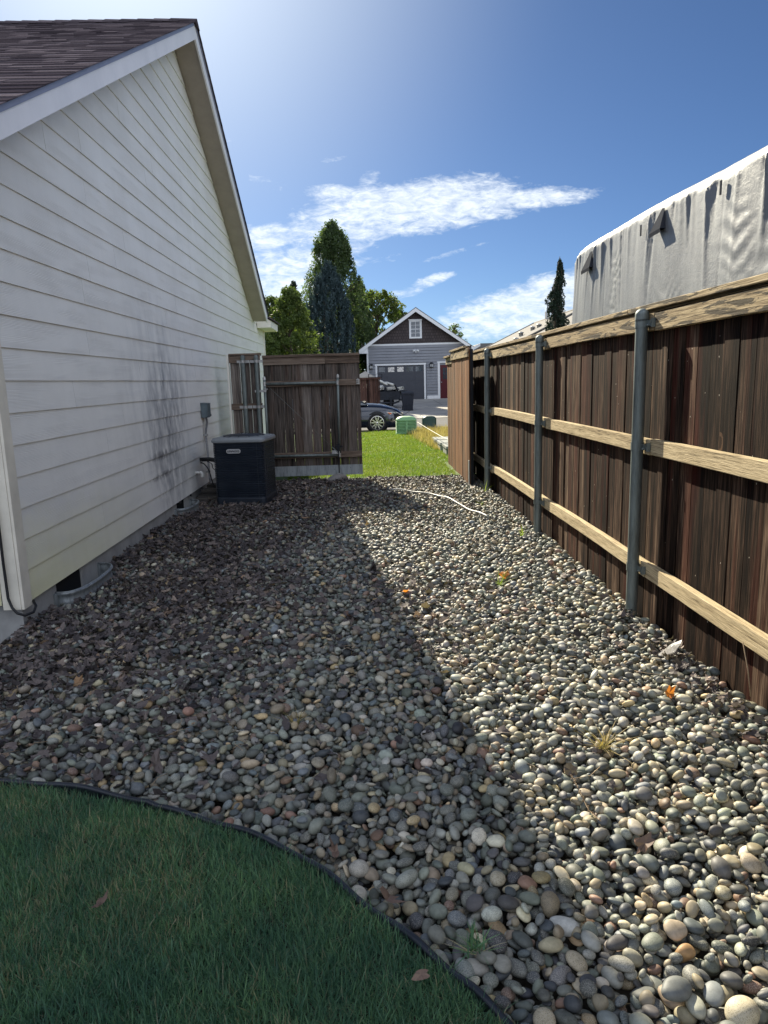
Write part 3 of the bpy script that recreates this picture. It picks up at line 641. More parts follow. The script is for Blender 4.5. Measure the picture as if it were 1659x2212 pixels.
# ---------------------------------------------------------------- cross fence segment + gate
GY = 11.05
def vboards(mb, x0, x1, y, z0, z1, wd, gap, th=.016, jit=.002, zj=0.0):
    x = x0
    while x < x1 - .03:
        x2 = min(x1, x + wd * random.uniform(.97, 1.03)); r_ = random.random(); dy = random.uniform(-jit, jit)
        gp = gap * random.uniform(.4, 1.6); lean = random.uniform(-.002, .002)
        zs = [z0 + random.uniform(-zj, 0) + (z1 - z0) * t for t in (0, .33, .66, 1)]
        L = [x + gp / 2 + random.uniform(-.0015, .0015) for _ in zs]; Rr = [x2 - gp / 2 + random.uniform(-.0015, .0015) for _ in zs]
        vs = []
        for zz, a, b_ in zip(zs, L, Rr): vs += [(a, y + dy, zz), (b_, y + dy, zz), (b_, y + dy + th, zz), (a, y + dy + th, zz)]
        fs = [(3, 2, 1, 0), (12, 13, 14, 15)]
        for i in range(3):
            k = i * 4; fs += [(k + j, k + (j + 1) % 4, k + 4 + (j + 1) % 4, k + 4 + j) for j in range(4)]
        mb.add(vs, fs, r_); x = x2
def post(par, x, y, z0, z1, r, brackets=(), side='Y', capname='post_cap', n=20):
    mb = MB(); mb.lathe((x, y, 0), [(r, z0), (r, z1 - .05)], n); p = part(mb, 'post', 'galv', par)
    mb = MB(); rc = r + .004; prof = [(rc, z1 - .075), (rc, z1 - .035)] + [(rc * math.cos(a), z1 - .035 + .035 * math.sin(a)) for a in np.linspace(.15, math.pi / 2, 7)]
    mb.lathe((x, y, 0), prof, n); c = mb.build(capname, 'galv'); c.parent = p
    return p
seg = thing('wooden_fence', 'short grey wooden fence panel with two steel posts between house and gate', 'fence', (-1.72, GY, 0))
mb = MB(); vboards(mb, -1.965, -1.50, GY, -.06, 1.88, .150, .007); part(mb, 'board_panel', 'gate_wood', seg)
mb = MB(); mb.rnd = .3; mb.box(-1.972, -1.492, GY - .045, GY + .05, 1.876, 1.912); part(mb, 'cap_board', 'gate_rail', seg, .004)
for z0, z1 in ((1.775, 1.872), (1.075, 1.168), (.25, .34)):
    mb = MB(); mb.rnd = random.random(); mb.box(-1.972, -1.505, GY - .040, GY - .003, z0, z1); part(mb, 'rail', 'gate_rail', seg, .004)
mb = MB(); mb.box(-2.004, -1.976, GY - .045, GY + .03, -.05, 1.90); part(mb, 'stile', 'trim', seg, .003)
for x in (-1.755, -1.555):
    p = post(seg, x, GY - .080, -.2, 1.885, .031)
    for zc in (1.79, 1.115, .3):
        mb = MB(); mb.lathe((x, GY - .080, 0), [(.034, zc - .02), (.034, zc + .02)], 20); mb.box(x - .095, x - .03, GY - .048, GY - .044, zc - .02, zc + .02); mb.box(x + .03, x + .095, GY - .048, GY - .044, zc - .02, zc + .02)
        o = mb.build('bracket', 'zinc'); o.parent = p
gate = thing('gate', 'closed grey weathered wooden gate with steel pipe frame and metal kickboard', 'gate', (-.74, GY, 0))
mb = MB(); vboards(mb, -1.468, -.012, GY, .10, 1.87, .1395, .0026); part(mb, 'board_panel', 'gate_wood', gate)
mb = MB(); mb.rnd = .2; mb.box(-1.472, -.006, GY - .045, GY + .05, 1.838, 1.874); part(mb, 'cap_board', 'gate_rail', gate, .004)
mb = MB(); mb.rnd = .6; mb.box(-1.470, -.53, GY - .024, GY - .003, 1.728, 1.836); mb.rnd = .15; mb.box(-.528, -.010, GY - .022, GY - .003, 1.730, 1.836); part(mb, 'top_trim', 'gate_rail', gate, .003)
mb = MB(); mb.rnd = .7; mb.box(-1.44, -.006, GY - .040, GY - .003, 1.400, 1.490); part(mb, 'rail', 'gate_rail', gate, .004)
mb = MB(); mb.rnd = .5; mb.box(-1.44, -.014, GY - .040, GY - .003, .305, .395); part(mb, 'rail', 'gate_rail', gate, .004)
mb = MB(); mb.box(-1.44, -.012, GY - .020, GY - .014, .03, .185); mb.box(-1.44, -.012, GY - .013, GY - .003, .06, .10); part(mb, 'kickboard', 'galv_sheet', gate, .001)
for x, z_ in ((-1.1, .10), (-.9, .05), (-.82, .13), (-.45, .12), (-.2, .14), (-.08, .06)): mb = MB(); mb.lathe((x, GY - .0205, z_), [(0, -.003), (.005, -.003), (.005, 0)], 8, axis='Y'); part(mb, 'screw', 'black', gate)
fy = GY - .062
mb = MB(); mb.tube([(-1.452, fy, .18), (-1.452, fy, 1.54)], .021, 14); mb.tube([(-.362, fy, .30), (-.345, fy, 1.545)], .020, 14); mb.tube([(-1.452, fy, 1.450), (-.352, fy, 1.442)], .0205, 14); mb.tube([(-1.452, fy, .352), (-.362, fy, .345)], .0205, 14)
fr = part(mb, 'frame', 'galv', gate)
mb = MB()
for x, z_ in ((-1.452, 1.55), (-.345, 1.555)): mb = MB(); mb.lathe((x, fy, 0), [(.024, z_ - .04), (.024, z_ - .01), (.012, z_ + .012), (0, z_ + .016)], 14); o = mb.build('pipe_cap', 'zinc'); o.parent = fr
for x, z_ in ((-1.452, 1.45), (-.352, 1.442), (-.362, .345), (-1.452, .352)): mb = MB(); mb.lathe((x, fy, 0), [(.025, z_ - .03), (.025, z_ + .03)], 14); o = mb.build('elbow', 'zinc'); o.parent = fr
mb = MB(); mb.tube([(-1.40, fy - .026, 1.42), (-.42, fy - .026, .42)], .0022, 6); mb.tube([(-.47, fy - .026, .47), (-.37, fy - .026, .37)], .008, 8); part(mb, 'brace_cable', 'galv', gate)
mb = MB(); mb.box(-.48, -.36, fy - .03, fy - .024, .365, .42); part(mb, 'brace_strap', 'zinc', gate)
mb = MB(); mb.box(-1.60, -1.43, fy - .032, fy - .022, 1.33, 1.365); mb.lathe((-1.452, fy, 0), [(.026, 1.345), (.026, 1.385)], 12); mb.tube([(-1.47, fy - .03, 1.37), (-1.40, fy - .03, 1.375)], .006, 6); part(mb, 'hinge', 'zinc', gate)
mb = MB(); mb.tube([(-.378, fy - .036, .07), (-.375, fy - .036, .50)], .008, 8); mb.box(-.43, -.31, fy - .034, fy - .022, .46, .49); mb.box(-.40, -.355, fy - .05, fy - .02, .41, .52); part(mb, 'drop_rod', 'steel_dark', gate)
mb = MB(); mb.box(-.065, -.018, GY - .052, GY - .041, 1.41, 1.485); mb.tube([(-.042, GY - .06, 1.43), (-.042, GY - .06, 1.5)], .006, 8); mb.tube([(-.052 + .012 * math.cos(a), GY - .06, 1.45 + .02 * math.sin(a)) for a in np.linspace(0, 2 * math.pi, 12)], .003, 6); part(mb, 'latch', 'zinc', gate)

# ---------------------------------------------------------------- open leaf at right and the fence beyond
def ypanel(mb, y0, y1, x, z0, z1, wd, gap, th=.016, jit=.003, zj=.01):
    y = y0
    while y < y1 - .02:
        y2 = min(y1, y + wd * random.uniform(.96, 1.04)); r_ = random.random(); dx = random.uniform(-jit, jit); gp = gap * random.uniform(.5, 1.5)
        mb.box(x + dx, x + dx + th, y + gp / 2, y2 - gp / 2, z0 - random.uniform(0, zj), z1, r_); y = y2
leaf = thing('gate', 'open gate leaf of orange-brown boards seen edge-on beside the right fence', 'gate', (1.51, 10.95, 0))
mb = MB(); ypanel(mb, 10.06, 11.95, 1.51, -.10, 1.87, .14, .004); part(mb, 'board_panel', 'leaf_board', leaf)
mb = MB(); mb.rnd = .4; mb.box(1.487, 1.507, 10.05, 11.96, 1.745, 1.862); part(mb, 'top_trim', 'rail_top', leaf, .003)
mb = MB(); mb.rnd = .8; mb.box(1.47, 1.57, 10.30, 11.99, 1.876, 1.905); part(mb, 'cap_board', 'rail_top', leaf, .003)
mb = MB(); mb.box(1.528, 1.545, 10.045, 10.06, -.05, 1.9); mb.box(1.53, 1.57, 10.07, 10.11, -.05, 1.85); part(mb, 'edge_frame', 'steel_dark', leaf)
for z0, z1 in ((1.28, 1.4), (.30, .40), (1.72, 1.80)):
    mb = MB(); mb.rnd = .4; mb.box(1.535, 1.575, 10.12, 11.9, z0, z1); part(mb, 'rail', 'rail_y', leaf, .003)
mb = MB(); mb.box(1.500, 1.508, 10.052, 10.11, -.06, .30); part(mb, 'patch_plate', 'galv_sheet', leaf)
pf = thing('wooden_fence', 'darker fence panel running on toward the lawn past the open gate leaf', 'fence', (1.5, 12.5, 0))
mb = MB(); ypanel(mb, 12.0, 12.78, 1.53, -.12, 1.80, .14, .004); part(mb, 'board_panel', 'leaf_board', pf)
mb = MB(); mb.rnd = .9; mb.box(1.508, 1.527, 12.0, 12.8, 1.69, 1.80); part(mb, 'top_trim', 'rail_top', pf, .003)
mb = MB(); mb.rnd = .1; mb.box(1.47, 1.60, 12.0, 12.81, 1.804, 1.834); part(mb, 'cap_board', 'rail_top', pf, .003)

# ---------------------------------------------------------------- right fence
BX = 1.765
fence = thing('fence', 'long dark red-brown board fence with tan rails and steel posts along the gravel', 'fence', (BX, 6, 0))
mb = MB(); ypanel(mb, -2.5, 11.98, BX, -.16, 1.815, .142, .006, jit=.0065); part(mb, 'board_panel', 'fence_board', fence)
pys = [-1.0, 1.75, 4.30, 6.75, 9.55, 11.9]
for a, b_ in [(-2.5, -.2), (-.2, 2.9), (2.9, 4.62), (4.62, 7.2), (7.2, 9.9), (9.9, 11.98)]:
    mb = MB(); mb.rnd = random.random(); mb.box(BX - .06, BX + .085, a + .002, b_ - .002, 1.822 + random.uniform(0, .003), 1.856); part(mb, 'cap_board', 'rail_top', fence, .004)
ends = [-2.5, -1.03, 1.72, 4.22, 6.66, 9.44, 11.7]
for i in range(6):
    a, b_ = ends[i], ends[i + 1]
    for (z0, z1, mt, dz) in ((1.700, 1.800, 'rail_top', 0), (.975, 1.068, 'rail_y', .0), (.215, .308, 'rail_y', 0)):
        j = random.uniform(-.006, .006) + (-.02 if i >= 5 and z0 < 1.5 else 0); mb = MB(); mb.rnd = random.random()
        n = 6; tw = random.uniform(-.004, .004)
        vs = []
        for q in range(n + 1):
            t = q / n; y = a + .004 + (b_ - a - .008) * t; bow = .006 * math.sin(math.pi * t) * random.uniform(.5, 1.2); x0 = BX - .046 - random.uniform(0, .003)
            vs += [(x0, y, z0 + j + bow), (BX - .004, y, z0 + j + bow), (BX - .004, y, z1 + j + bow), (x0, y, z1 + j + bow)]
        fs = [(3, 2, 1, 0), tuple(range(n * 4, n * 4 + 4))]
        for q in range(n): fs += [(q * 4 + c_, q * 4 + (c_ + 1) % 4, q * 4 + 4 + (c_ + 1) % 4, q * 4 + 4 + c_) for c_ in range(4)]
        mb.add(vs, fs); part(mb, 'rail', mt, fence, .004)
for y in pys[:-1]:
    px_ = BX - .090; p = post(fence, px_, y, -.3, 1.832, .036, n=28)
    for zc in (1.745, 1.02, .262):
        mb = MB(); mb.lathe((px_, y, 0), [(.040, zc - .024), (.040, zc + .024)], 28)
        mb.box(px_ + .012, px_ + .016, y - .085, y - .03, zc - .016, zc + .016)
        mb.prism([(px_ + .017, y - .085, zc - .02), (px_ + .017, y - .105, zc - .026), (px_ + .017, y - .105, zc + .026), (px_ + .017, y - .085, zc + .02)], (.022, 0, 0))
        mb.tube([(px_ + .005, y - .06, zc - .012), (px_ + .03, y - .06, zc - .012)], .006, 8)
        o = mb.build('bracket', 'galv'); o.parent = p

# ---------------------------------------------------------------- gravel bed
EDG = [(-1.9, 2.56), (-1.41, 2.51), (-1.17, 2.46), (-0.96, 2.39), (-0.77, 2.31), (-0.59, 2.23), (-0.44, 2.15), (-0.29, 2.05), (-0.16, 1.93), (-0.04, 1.79), (0.08, 1.66), (0.17, 1.55), (0.24, 1.46), (0.31, 1.36), (.42, 1.2), (.55, .95)]
ex = np.array([p[0] for p in EDG]); ey = np.array([p[1] for p in EDG])
def edge_y(x): return np.interp(x, ex, ey)
def gbase(x, y): 
    return -.088 - .10 * np.exp(-((x + 2.05) / .30) ** 2) * np.exp(-((y - 5.2) / .8) ** 2) + .012 * np.sin(x * 2.1 + 1) * np.sin(y * 1.3) + .02 * np.exp(-((y - 10.9) / .3) ** 2)
cs = .01; X0, Y0 = -2.5, .9; NX, NYg = 435, 1040
gx = X0 + (np.arange(NX) + .5) * cs; gy = Y0 + (np.arange(NYg) + .5) * cs
HF = gbase(gx[:, None], gy[None, :]).astype(np.float64)
def inbed(x, y):
    if y > 11.06 or x > 1.735 or x < -2.235: return False
    if y < 3 and y < edge_y(x) + .045: return False
    if x > .5 and y < 1.0: return False
    if y < x * 1.75 - 1.5 or y < -x * 1.75 - 1.2 : return False   # behind what any nearby view shows
    if -1.87 < x < -1.18 and 8.98 < y < 9.6: return False
    for a_, b_, d_ in ((4.93, 5.84, .19), (8.28, 9.06, .17)):
        if a_ < y < b_ and x < -2.23 + d_ * max(0, 1 - ((y - (a_ + b_) / 2) / ((b_ - a_) / 2)) ** 4) ** .5 + .01: return False
    return True
peb = []; ntry = 0; NP = 52000
cand = []
while len(cand) < NP * 3:
    x = rng.uniform(-2.235, 1.735, 4000); y = rng.uniform(1.0, 11.06, 4000)
    for a, b_ in zip(x, y):
        if inbed(a, b_): cand.append((a, b_))
cand = np.array(cand[:NP * 3]).reshape(NP, 3, 2)
ex_ = np.array([c for c in zip(rng.uniform(-2.2, 1.73, 90000), rng.uniform(1.0, 3.8, 90000)) if inbed(*c)])
ne = 9500; cand[:ne] = ex_[:ne * 3].reshape(ne, 3, 2)
sz = np.exp(rng.normal(0, .32, NP)) * .0188; sz = np.clip(sz, .009, .033)
asp = rng.uniform(.54, .93, NP); flat = rng.uniform(.34, .72, NP); phi = rng.uniform(0, math.pi, NP)
order = np.argsort(rng.uniform(size=NP) - (sz > .036) * .15)
def deposit(x, y, a, b_, c_, ph, commit, force_tilt=None):
    i0 = int((x - a - X0) / cs); i1 = int((x + a - X0) / cs) + 1; j0 = int((y - a - Y0) / cs); j1 = int((y + a - Y0) / cs) + 1
    i0 = max(i0, 0); j0 = max(j0, 0); sub = HF[i0:i1, j0:j1]
    if sub.size < 4: return None
    dx = gx[i0:i1, None] - x; dy = gy[None, j0:j1] - y; cp, sp_ = math.cos(ph), math.sin(ph)
    r2 = ((dx * cp + dy * sp_) / a) ** 2 + ((-dx * sp_ + dy * cp) / b_) ** 2
    k = r2 < 1
    if not k.any(): return None
    hh_ = np.sqrt(np.maximum(0, 1 - r2)) * c_
    lo = sub + hh_; q = lo[k]; zc = np.partition(q, int(len(q) * .93) if len(q) > 3 else -1)[int(len(q) * .93) if len(q) > 3 else -1] - c_ * .12
    if commit:
        mdx = (sub[-1, :].mean() - sub[0, :].mean()) / (2 * a); mdy = (sub[:, -1].mean() - sub[:, 0].mean()) / (2 * a)
        top = np.where(k, zc + hh_, -9); HF[i0:i1, j0:j1] = np.maximum(sub, top); return zc, mdx, mdy
    return zc
rows = []
for t in order:
    a = sz[t]; b_ = a * asp[t]; c_ = a * flat[t] * .95
    best = None
    for (x, y) in cand[t]:
        zc = deposit(x, y, a, b_, c_, phi[t], False)
        if zc is not None and (best is None or zc < best[0]): best = (zc, x, y)
    if best is None: continue
    zc, mdx, mdy = deposit(best[1], best[2], a, b_, c_, phi[t], True)
    rows.append((best[1], best[2], zc, a, b_, c_, phi[t], mdx, mdy))
P = np.array(rows)
def topz(x, y, r=.02):
    i = int((x - X0) / cs); j = int((y - Y0) / cs); k = max(1, int(r / cs)); s_ = HF[max(0, i - k):i + k + 1, max(0, j - k):j + k + 1]
    return float(s_.max()) if s_.size else 0.0
PAL = np.array([(.135, .145, .13), (.165, .18, .15), (.21, .22, .185), (.37, .32, .22), (.28, .24, .17), (.31, .31, .27), (.075, .082, .088), (.22, .14, .10), (.12, .12, .115), (.47, .43, .34), (.155, .175, .18), (.42, .32, .18), (.25, .255, .215)])
PW = np.array([3, 3, 3, 2.2, 2.2, 2.0, 2, .9, 2, .9, 2, .7, 2.4]); PW = PW / PW.sum()
def ico(sub):
    bm = bmesh.new(); bmesh.ops.create_icosphere(bm, subdivisions=sub, radius=1); bm.verts.index_update()
    V = np.array([v.co[:] for v in bm.verts]); F = np.array([[v.index for v in f.verts] for f in bm.faces]); bm.free(); return V, F
def pebmesh(name, P, sub, cols=None, rr=None, mat='pebble'):
    V0, F0 = ico(sub); n = len(P); nv = len(V0)
    V = np.repeat(V0[None], n, 0)
    # soft, uneven stone shapes
    for q in range(4):
        d = rng.normal(size=(n, 3)); d /= np.linalg.norm(d, axis=1)[:, None]; amp = rng.uniform(.02, .17 if q < 2 else .07, n); fr_ = rng.uniform(1.2, 3.2, n); ph = rng.uniform(0, 6, n)
        s_ = np.einsum('nvk,nk->nv', V0[None].repeat(n, 0), d); V = V * (1 + amp[:, None] * np.sin(s_ * fr_[:, None] + ph[:, None]))[:, :, None]
    e = rng.uniform(.85, 1.0, (n, 1)); V[:, :, 2] = np.sign(V[:, :, 2]) * np.abs(V[:, :, 2]) ** e
    V *= P[:, None, 3:6]
    tx = np.clip(-P[:, 7], -.75, .75) + rng.normal(0, .12, n); ty = np.clip(-P[:, 8], -.75, .75) + rng.normal(0, .12, n)
    cp, sp_ = np.cos(P[:, 6])[:, None], np.sin(P[:, 6])[:, None]
    x, y, z_ = V[..., 0], V[..., 1], V[..., 2]; x, y = x * cp - y * sp_, x * sp_ + y * cp
    ca, sa = np.cos(tx)[:, None], np.sin(tx)[:, None]; x, z_ = x * ca + z_ * sa, -x * sa + z_ * ca
    ca, sa = np.cos(ty)[:, None], np.sin(ty)[:, None]; y, z_ = y * ca + z_ * sa, -y * sa + z_ * ca
    V = np.stack([x, y, z_], -1) + P[:, None, :3]
    F = (F0[None] + (np.arange(n) * nv)[:, None, None]).reshape(-1, 3)
    if cols is None:
        cols = PAL[rng.choice(len(PAL), n, p=PW)] * np.exp(rng.normal(0, .25, (n, 1))) * (1 + rng.normal(0, .025, (n, 3)))
    r_ = rng.uniform(size=n) if rr is None else rr
    return npmesh(name, V.reshape(-1, 3), F, mat, rnd=np.repeat(r_, len(F0)), col=np.repeat(cols, nv, 0))
D = np.hypot(P[:, 0], P[:, 1])
# single stones that stand out in the photo
special = [(.515, 1.72, .038, .026, .020, 2.6, (.55, .55, .50), .1, 'pale whitish oval stone, the lightest one in the shaded pebbles'),
           (.845, 1.40, .040, .033, .028, .4, (.52, .46, .32), .9, 'large cream speckled stone in the sunlit corner of the gravel'),
           (.715, 1.47, .040, .026, .022, .1, (.145, .155, .15), .3, 'large smooth grey oval stone in the near sunlit gravel'),
           (.215, 1.595, .034, .024, .022, 1.5, (.30, .33, .31), .95, 'mottled grey and white stone leaning against the black edging'),
           (-.055, 1.975, .036, .031, .026, .3, (.46, .43, .36), .8, 'round speckled cream stone beside the bend of the black edging'),
           (.80, 1.60, .030, .020, .018, .2, (.34, .21, .10), .2, 'orange-tan oval stone lying in the sunlit gravel')]
near = D < 2.0; mid = (D >= 2.0) & (D < 5.5); far = D >= 5.5
keep = np.ones(len(P), bool)
sp_rows = []
for (x, y, a, b_, c_, ph, col_, r_, lab) in special:
    dd_ = np.hypot(P[:, 0] - x, P[:, 1] - y); kk = ((dd_ < a * .9) & (P[:, 2] > -.06)) | ((dd_ < a * 1.25) & (P[:, 2] + P[:, 5] > topz(x, y, .02) - .004)); keep &= ~kk
    zt = topz(x, y, .015) - c_ * .45; o = pebmesh('pebble', np.array([[x, y, zt, a, b_, c_, ph, .1, .1]]), 4, cols=np.array([col_]), rr=np.array([r_])); tag(o, lab, 'stone')
bed = pebmesh('river_pebbles', P[near & keep], 3); tag(bed, 'loose bed of grey, tan and green river pebbles filling the side yard', 'gravel', kind='stuff')
b2_ = pebmesh('pm', P[mid & keep], 2); b3_ = pebmesh('pf', P[far & keep & (D < 7.5)], 2); b4_ = pebmesh('pg', P[keep & (D >= 7.5)], 1)
def join(objs):
    # merge meshes through numpy-free bmesh-less join
    with bpy.context.temp_override(active_object=objs[0], selected_editable_objects=objs, object=objs[0], selected_objects=objs): bpy.ops.object.join()
join([bed, b2_, b3_, b4_])

# edging strip
pts = spline([(x, y, 0) for x, y in EDG], 6); mb = MB(); vs = []; n = len(pts)
for i, p in enumerate(pts):
    t = (pts[min(i + 1, n - 1)] - pts[max(i - 1, 0)]).normalized(); nr = Vector((-t.y, t.x, 0)); zt = .012 + .006 * math.sin(i * .55)
    if p.x < -.8: zt += .012
    prof = [(-.004, -.16), (-.004, zt - .016)] + [(.013 * math.sin(R(a)) - .0, zt - .006 - .013 * math.cos(R(a))) for a in range(-150 + 0, 151, 30)][::-1] + [(.004, zt - .016), (.004, -.16)]
    zt -= .006; prof = [(-.003, -.16), (-.003, zt - .013), (-.009, zt - .008), (-.0085, zt + .001), (-.003, zt + .005), (.004, zt + .0045), (.009, zt), (.0085, zt - .008), (.003, zt - .013), (.003, -.16)]
    vs += [tuple(p + nr * a + Vector((0, 0, h))) for a, h in prof]
k = 10; mb.smooth = True; mb.add(vs, [(i * k + j, i * k + j + 1, (i + 1) * k + j + 1, (i + 1) * k + j) for i in range(n - 1) for j in range(k - 1)])
tag(mb.build('lawn_edging', 'edging'), 'black plastic edging curving between the shaded lawn and pebbles', 'edging')

# near lawn soil
mb = MB(); nn_ = 40; vs = []
xs = np.linspace(-6, .6, 60)
for x in xs:
    y1 = float(edge_y(x)) - .012
    for t in np.linspace(0, 1, 30):
        y = -4 + (y1 + 4) * t; vs.append((x, y, -.022 + .008 * math.sin(x * 5) * math.sin(y * 6) - (.012 if t == 1 else 0)))
mb.smooth = True; mb.add(vs, [(i * 30 + j, i * 30 + j + 1, (i + 1) * 30 + j + 1, (i + 1) * 30 + j) for i in range(59) for j in range(29)])
struct(mb.build('back_lawn', 'soil'))
def blades(name, X, Y, Z, L, Wd, mat, rnd, lean=.6, segs=3, parent=None, droop=.7):
    n = len(X); az = rng.uniform(0, 2 * math.pi, n); ln = np.abs(rng.normal(0, lean, n)) + .08; f = rng.uniform(0, 2 * math.pi, n)
    rows_ = []
    for s_ in range(segs + 1):
        t = s_ / segs; r_ = L * (np.sin(ln) * t + droop * .5 * t * t * np.sin(ln)); h = L * (np.cos(np.minimum(ln, 1.35)) * t - .25 * droop * t * t * np.sin(ln)); h = np.maximum(h, .001)
        cx = X + np.cos(az) * r_; cy = Y + np.sin(az) * r_; cz = Z + h; wd = Wd * (1 - t ** 1.6 * .92) / 2
        rows_ += [np.stack([cx - np.cos(f) * wd, cy - np.sin(f) * wd, cz], -1), np.stack([cx + np.cos(f) * wd, cy + np.sin(f) * wd, cz], -1)]
    V = np.stack(rows_, 1); nv = V.shape[1]
    F0 = np.array([[2 * s_, 2 * s_ + 1, 2 * s_ + 3, 2 * s_ + 2] for s_ in range(segs)])
    F = (F0[None] + (np.arange(n) * nv)[:, None, None]).reshape(-1, 4)
    return npmesh(name, V.reshape(-1, 3), F, mat, rnd=np.repeat(rnd, segs), parent=parent)
def lownoise(x, y, f, seed):
    r2 = np.random.default_rng(seed); o = 0
    for _ in range(6):
        a, b_, c_ = r2.uniform(-f, f), r2.uniform(-f, f), r2.uniform(0, 6); o = o + np.sin(a * x + b_ * y + c_)
    return o / 6
N = 110000
x = rng.uniform(-1.9, .5, N * 2); y = rng.uniform(.95, 2.6, N * 2); k = (y < edge_y(x) - .012) & (y > -x * 1.6 - .9)
x, y = x[k][:N], y[k][:N]; dens = lownoise(x, y, 9, 3) + .5 * lownoise(x, y, 25, 4)
L = .024 + .013 * (1 + dens) + rng.exponential(.007, len(x)); L = np.clip(L, .015, .08)
cl = rng.integers(0, 5, len(x))
rn = rng.uniform(0, .86, len(x)); tan_ = (rng.uniform(size=len(x)) < .05 + .16 * (lownoise(x, y, 7, 9) > .22)); rn[tan_] = rng.uniform(.9, 1, tan_.sum())
o = blades('back_lawn_grass', x, y, np.full(len(x), -.022), L, rng.uniform(.002, .0042, len(x)), 'grass_near', rn, lean=.62)
tag(o, 'dark green shaded lawn grass in the lower left corner', 'grass', kind='stuff')
N = 150000
y = rng.uniform(11.04, 23.95, N); x = rng.uniform(-1.2, 4.5, N); kk = rng.uniform(size=N) < np.clip(1.25 - (y - 11) / 16, .35, 1); x, y = x[kk], y[kk]
kk = ~((x > 1.45) & (y < 12.9)); x, y = x[kk], y[kk]
zz = np.interp(y, [11, 20, 24], [-.03, -.15, -.24]) - .005
L = .04 + .012 * lownoise(x, y, 4, 2) + rng.exponential(.012, len(x)) + .01 * np.exp(-((y - 11.1) / .2) ** 2); L = np.clip(L, .02, .11)
o = blades('front_lawn_grass', x, y, zz, L, rng.uniform(.005, .010, len(x)) * np.interp(y, [11, 24], [1, 1.7]), 'grass_far', rng.uniform(size=len(x)), lean=.5, segs=2)
tag(o, 'bright sunlit green lawn grass beyond the gate', 'grass', kind='stuff')
N = 16000
x = rng.normal(2.35, .6, N); y = rng.uniform(15.5, 23.8, N); k = (x > 1.35 + .35 * lownoise(y, y, 3, 5)) & (x > 1.15 + (23.8 - y) * .05) & (x < 5); x, y = x[k], y[k]
o = blades('dry_grass', x, y, np.interp(y, [11, 20, 24], [-.03, -.15, -.24]), np.clip(rng.normal(.15, .06, len(x)), .05, .32), rng.uniform(.006, .014, len(x)), 'grass_dry', rng.uniform(size=len(x)), lean=.35, segs=2)
tag(o, 'dry tan tall grass around the dark green utility pedestal', 'grass', kind='stuff')

# ---------------------------------------------------------------- dead leaves
def leafverts(n, kind=0):
    """lobed leaf outline in a unit square as fan; curled"""
    k = 12; th = np.linspace(0, 2 * math.pi, k, endpoint=False)
    r_ = 1 + .28 * np.cos(th * 5)[None] * rng.uniform(.3, 1, (n, 1)) + rng.normal(0, .14, (n, k)); r_ = np.clip(r_, .35, 1.6)
    x = np.cos(th)[None] * r_ * rng.uniform(.7, 1.15, (n, 1)); y = np.sin(th)[None] * r_ * rng.uniform(.45, .8, (n, 1))
    cu = rng.normal(.0, .45, (n, 1)); cv = rng.normal(.25, .4, (n, 1)); z_ = cu * y * y + cv * x * x * .6 + rng.normal(0, .08, (n, k))
    V = np.concatenate([np.zeros((n, 1, 3)), np.stack([x, y, z_], -1)], 1)
    F0 = np.array([[0, i + 1, (i + 1) % k + 1] for i in range(k)]); return V, F0
def leaves(name, X, Y, Z, S, mat, rnd, tilt=.45):
    n = len(X); V, F0 = leafverts(n); V *= S[:, None, None]
    a = rng.uniform(0, 2 * math.pi, n)[:, None]; t1 = rng.normal(0, tilt, n)[:, None]; t2 = rng.normal(0, tilt, n)[:, None]
    x, y, z_ = V[..., 0], V[..., 1], V[..., 2]
    x, z_ = x * np.cos(t1) + z_ * np.sin(t1), -x * np.sin(t1) + z_ * np.cos(t1); y, z_ = y * np.cos(t2) + z_ * np.sin(t2), -y * np.sin(t2) + z_ * np.cos(t2)
    x, y = x * np.cos(a) - y * np.sin(a), x * np.sin(a) + y * np.cos(a)
    V = np.stack([x + X[:, None], y + Y[:, None], z_ + Z[:, None]], -1); F = (F0[None] + (np.arange(n) * V.shape[1])[:, None, None]).reshape(-1, 3)
    return npmesh(name, V.reshape(-1, 3), F, mat, rnd=np.repeat(rnd, len(F0)), smooth=False)
N = 60000; x = rng.uniform(-2.22, 1.7, N); y = rng.uniform(2.3, 11.05, N)
dens = 1.15 * np.exp(-((x + 2.3) / 1.65) ** 4) * np.interp(y, [2.6, 3.4, 4.5, 11], [.10, .5, .9, 1.0]) + .55 * np.interp(y, [7, 8.5, 11], [0, .5, 1]) * np.interp(x, [-.5, .6, 1.5], [1, .35, .12]) + .02
dens += .7 * np.exp(-((x - .30 - (y - 5) * -.06) / .20) ** 2) * np.exp(-((y - 4.6) / .7) ** 2) + .55 * np.exp(-((x - 1.62) / .10) ** 2) * (y < 4.3) + .3 * np.exp(-((x - .62) / .22) ** 2) * np.exp(-((y - 4.9) / .35) ** 2)
dens *= .55 + .6 * (lownoise(x, y, 6, 21) > -.12) + .3 * lownoise(x, y, 14, 22)
k = (rng.uniform(size=N) < dens * .75) & (y > edge_y(x) + .06) & ~((x > -1.87) & (x < -1.2) & (y > 8.97) & (y < 9.6)); x, y = x[k], y[k]
zz = np.array([topz(a, b_, .01) for a, b_ in zip(x, y)]) + rng.uniform(-.008, .012, len(x))
o = leaves('leaf_litter', x, y, zz, np.clip(rng.normal(.026, .008, len(x)), .01, .05), 'litter', np.clip(rng.beta(2, 2.2, len(x)), 0, 1))
tag(o, 'brown dead leaves scattered over the pebbles by the house', 'leaf litter', kind='stuff')
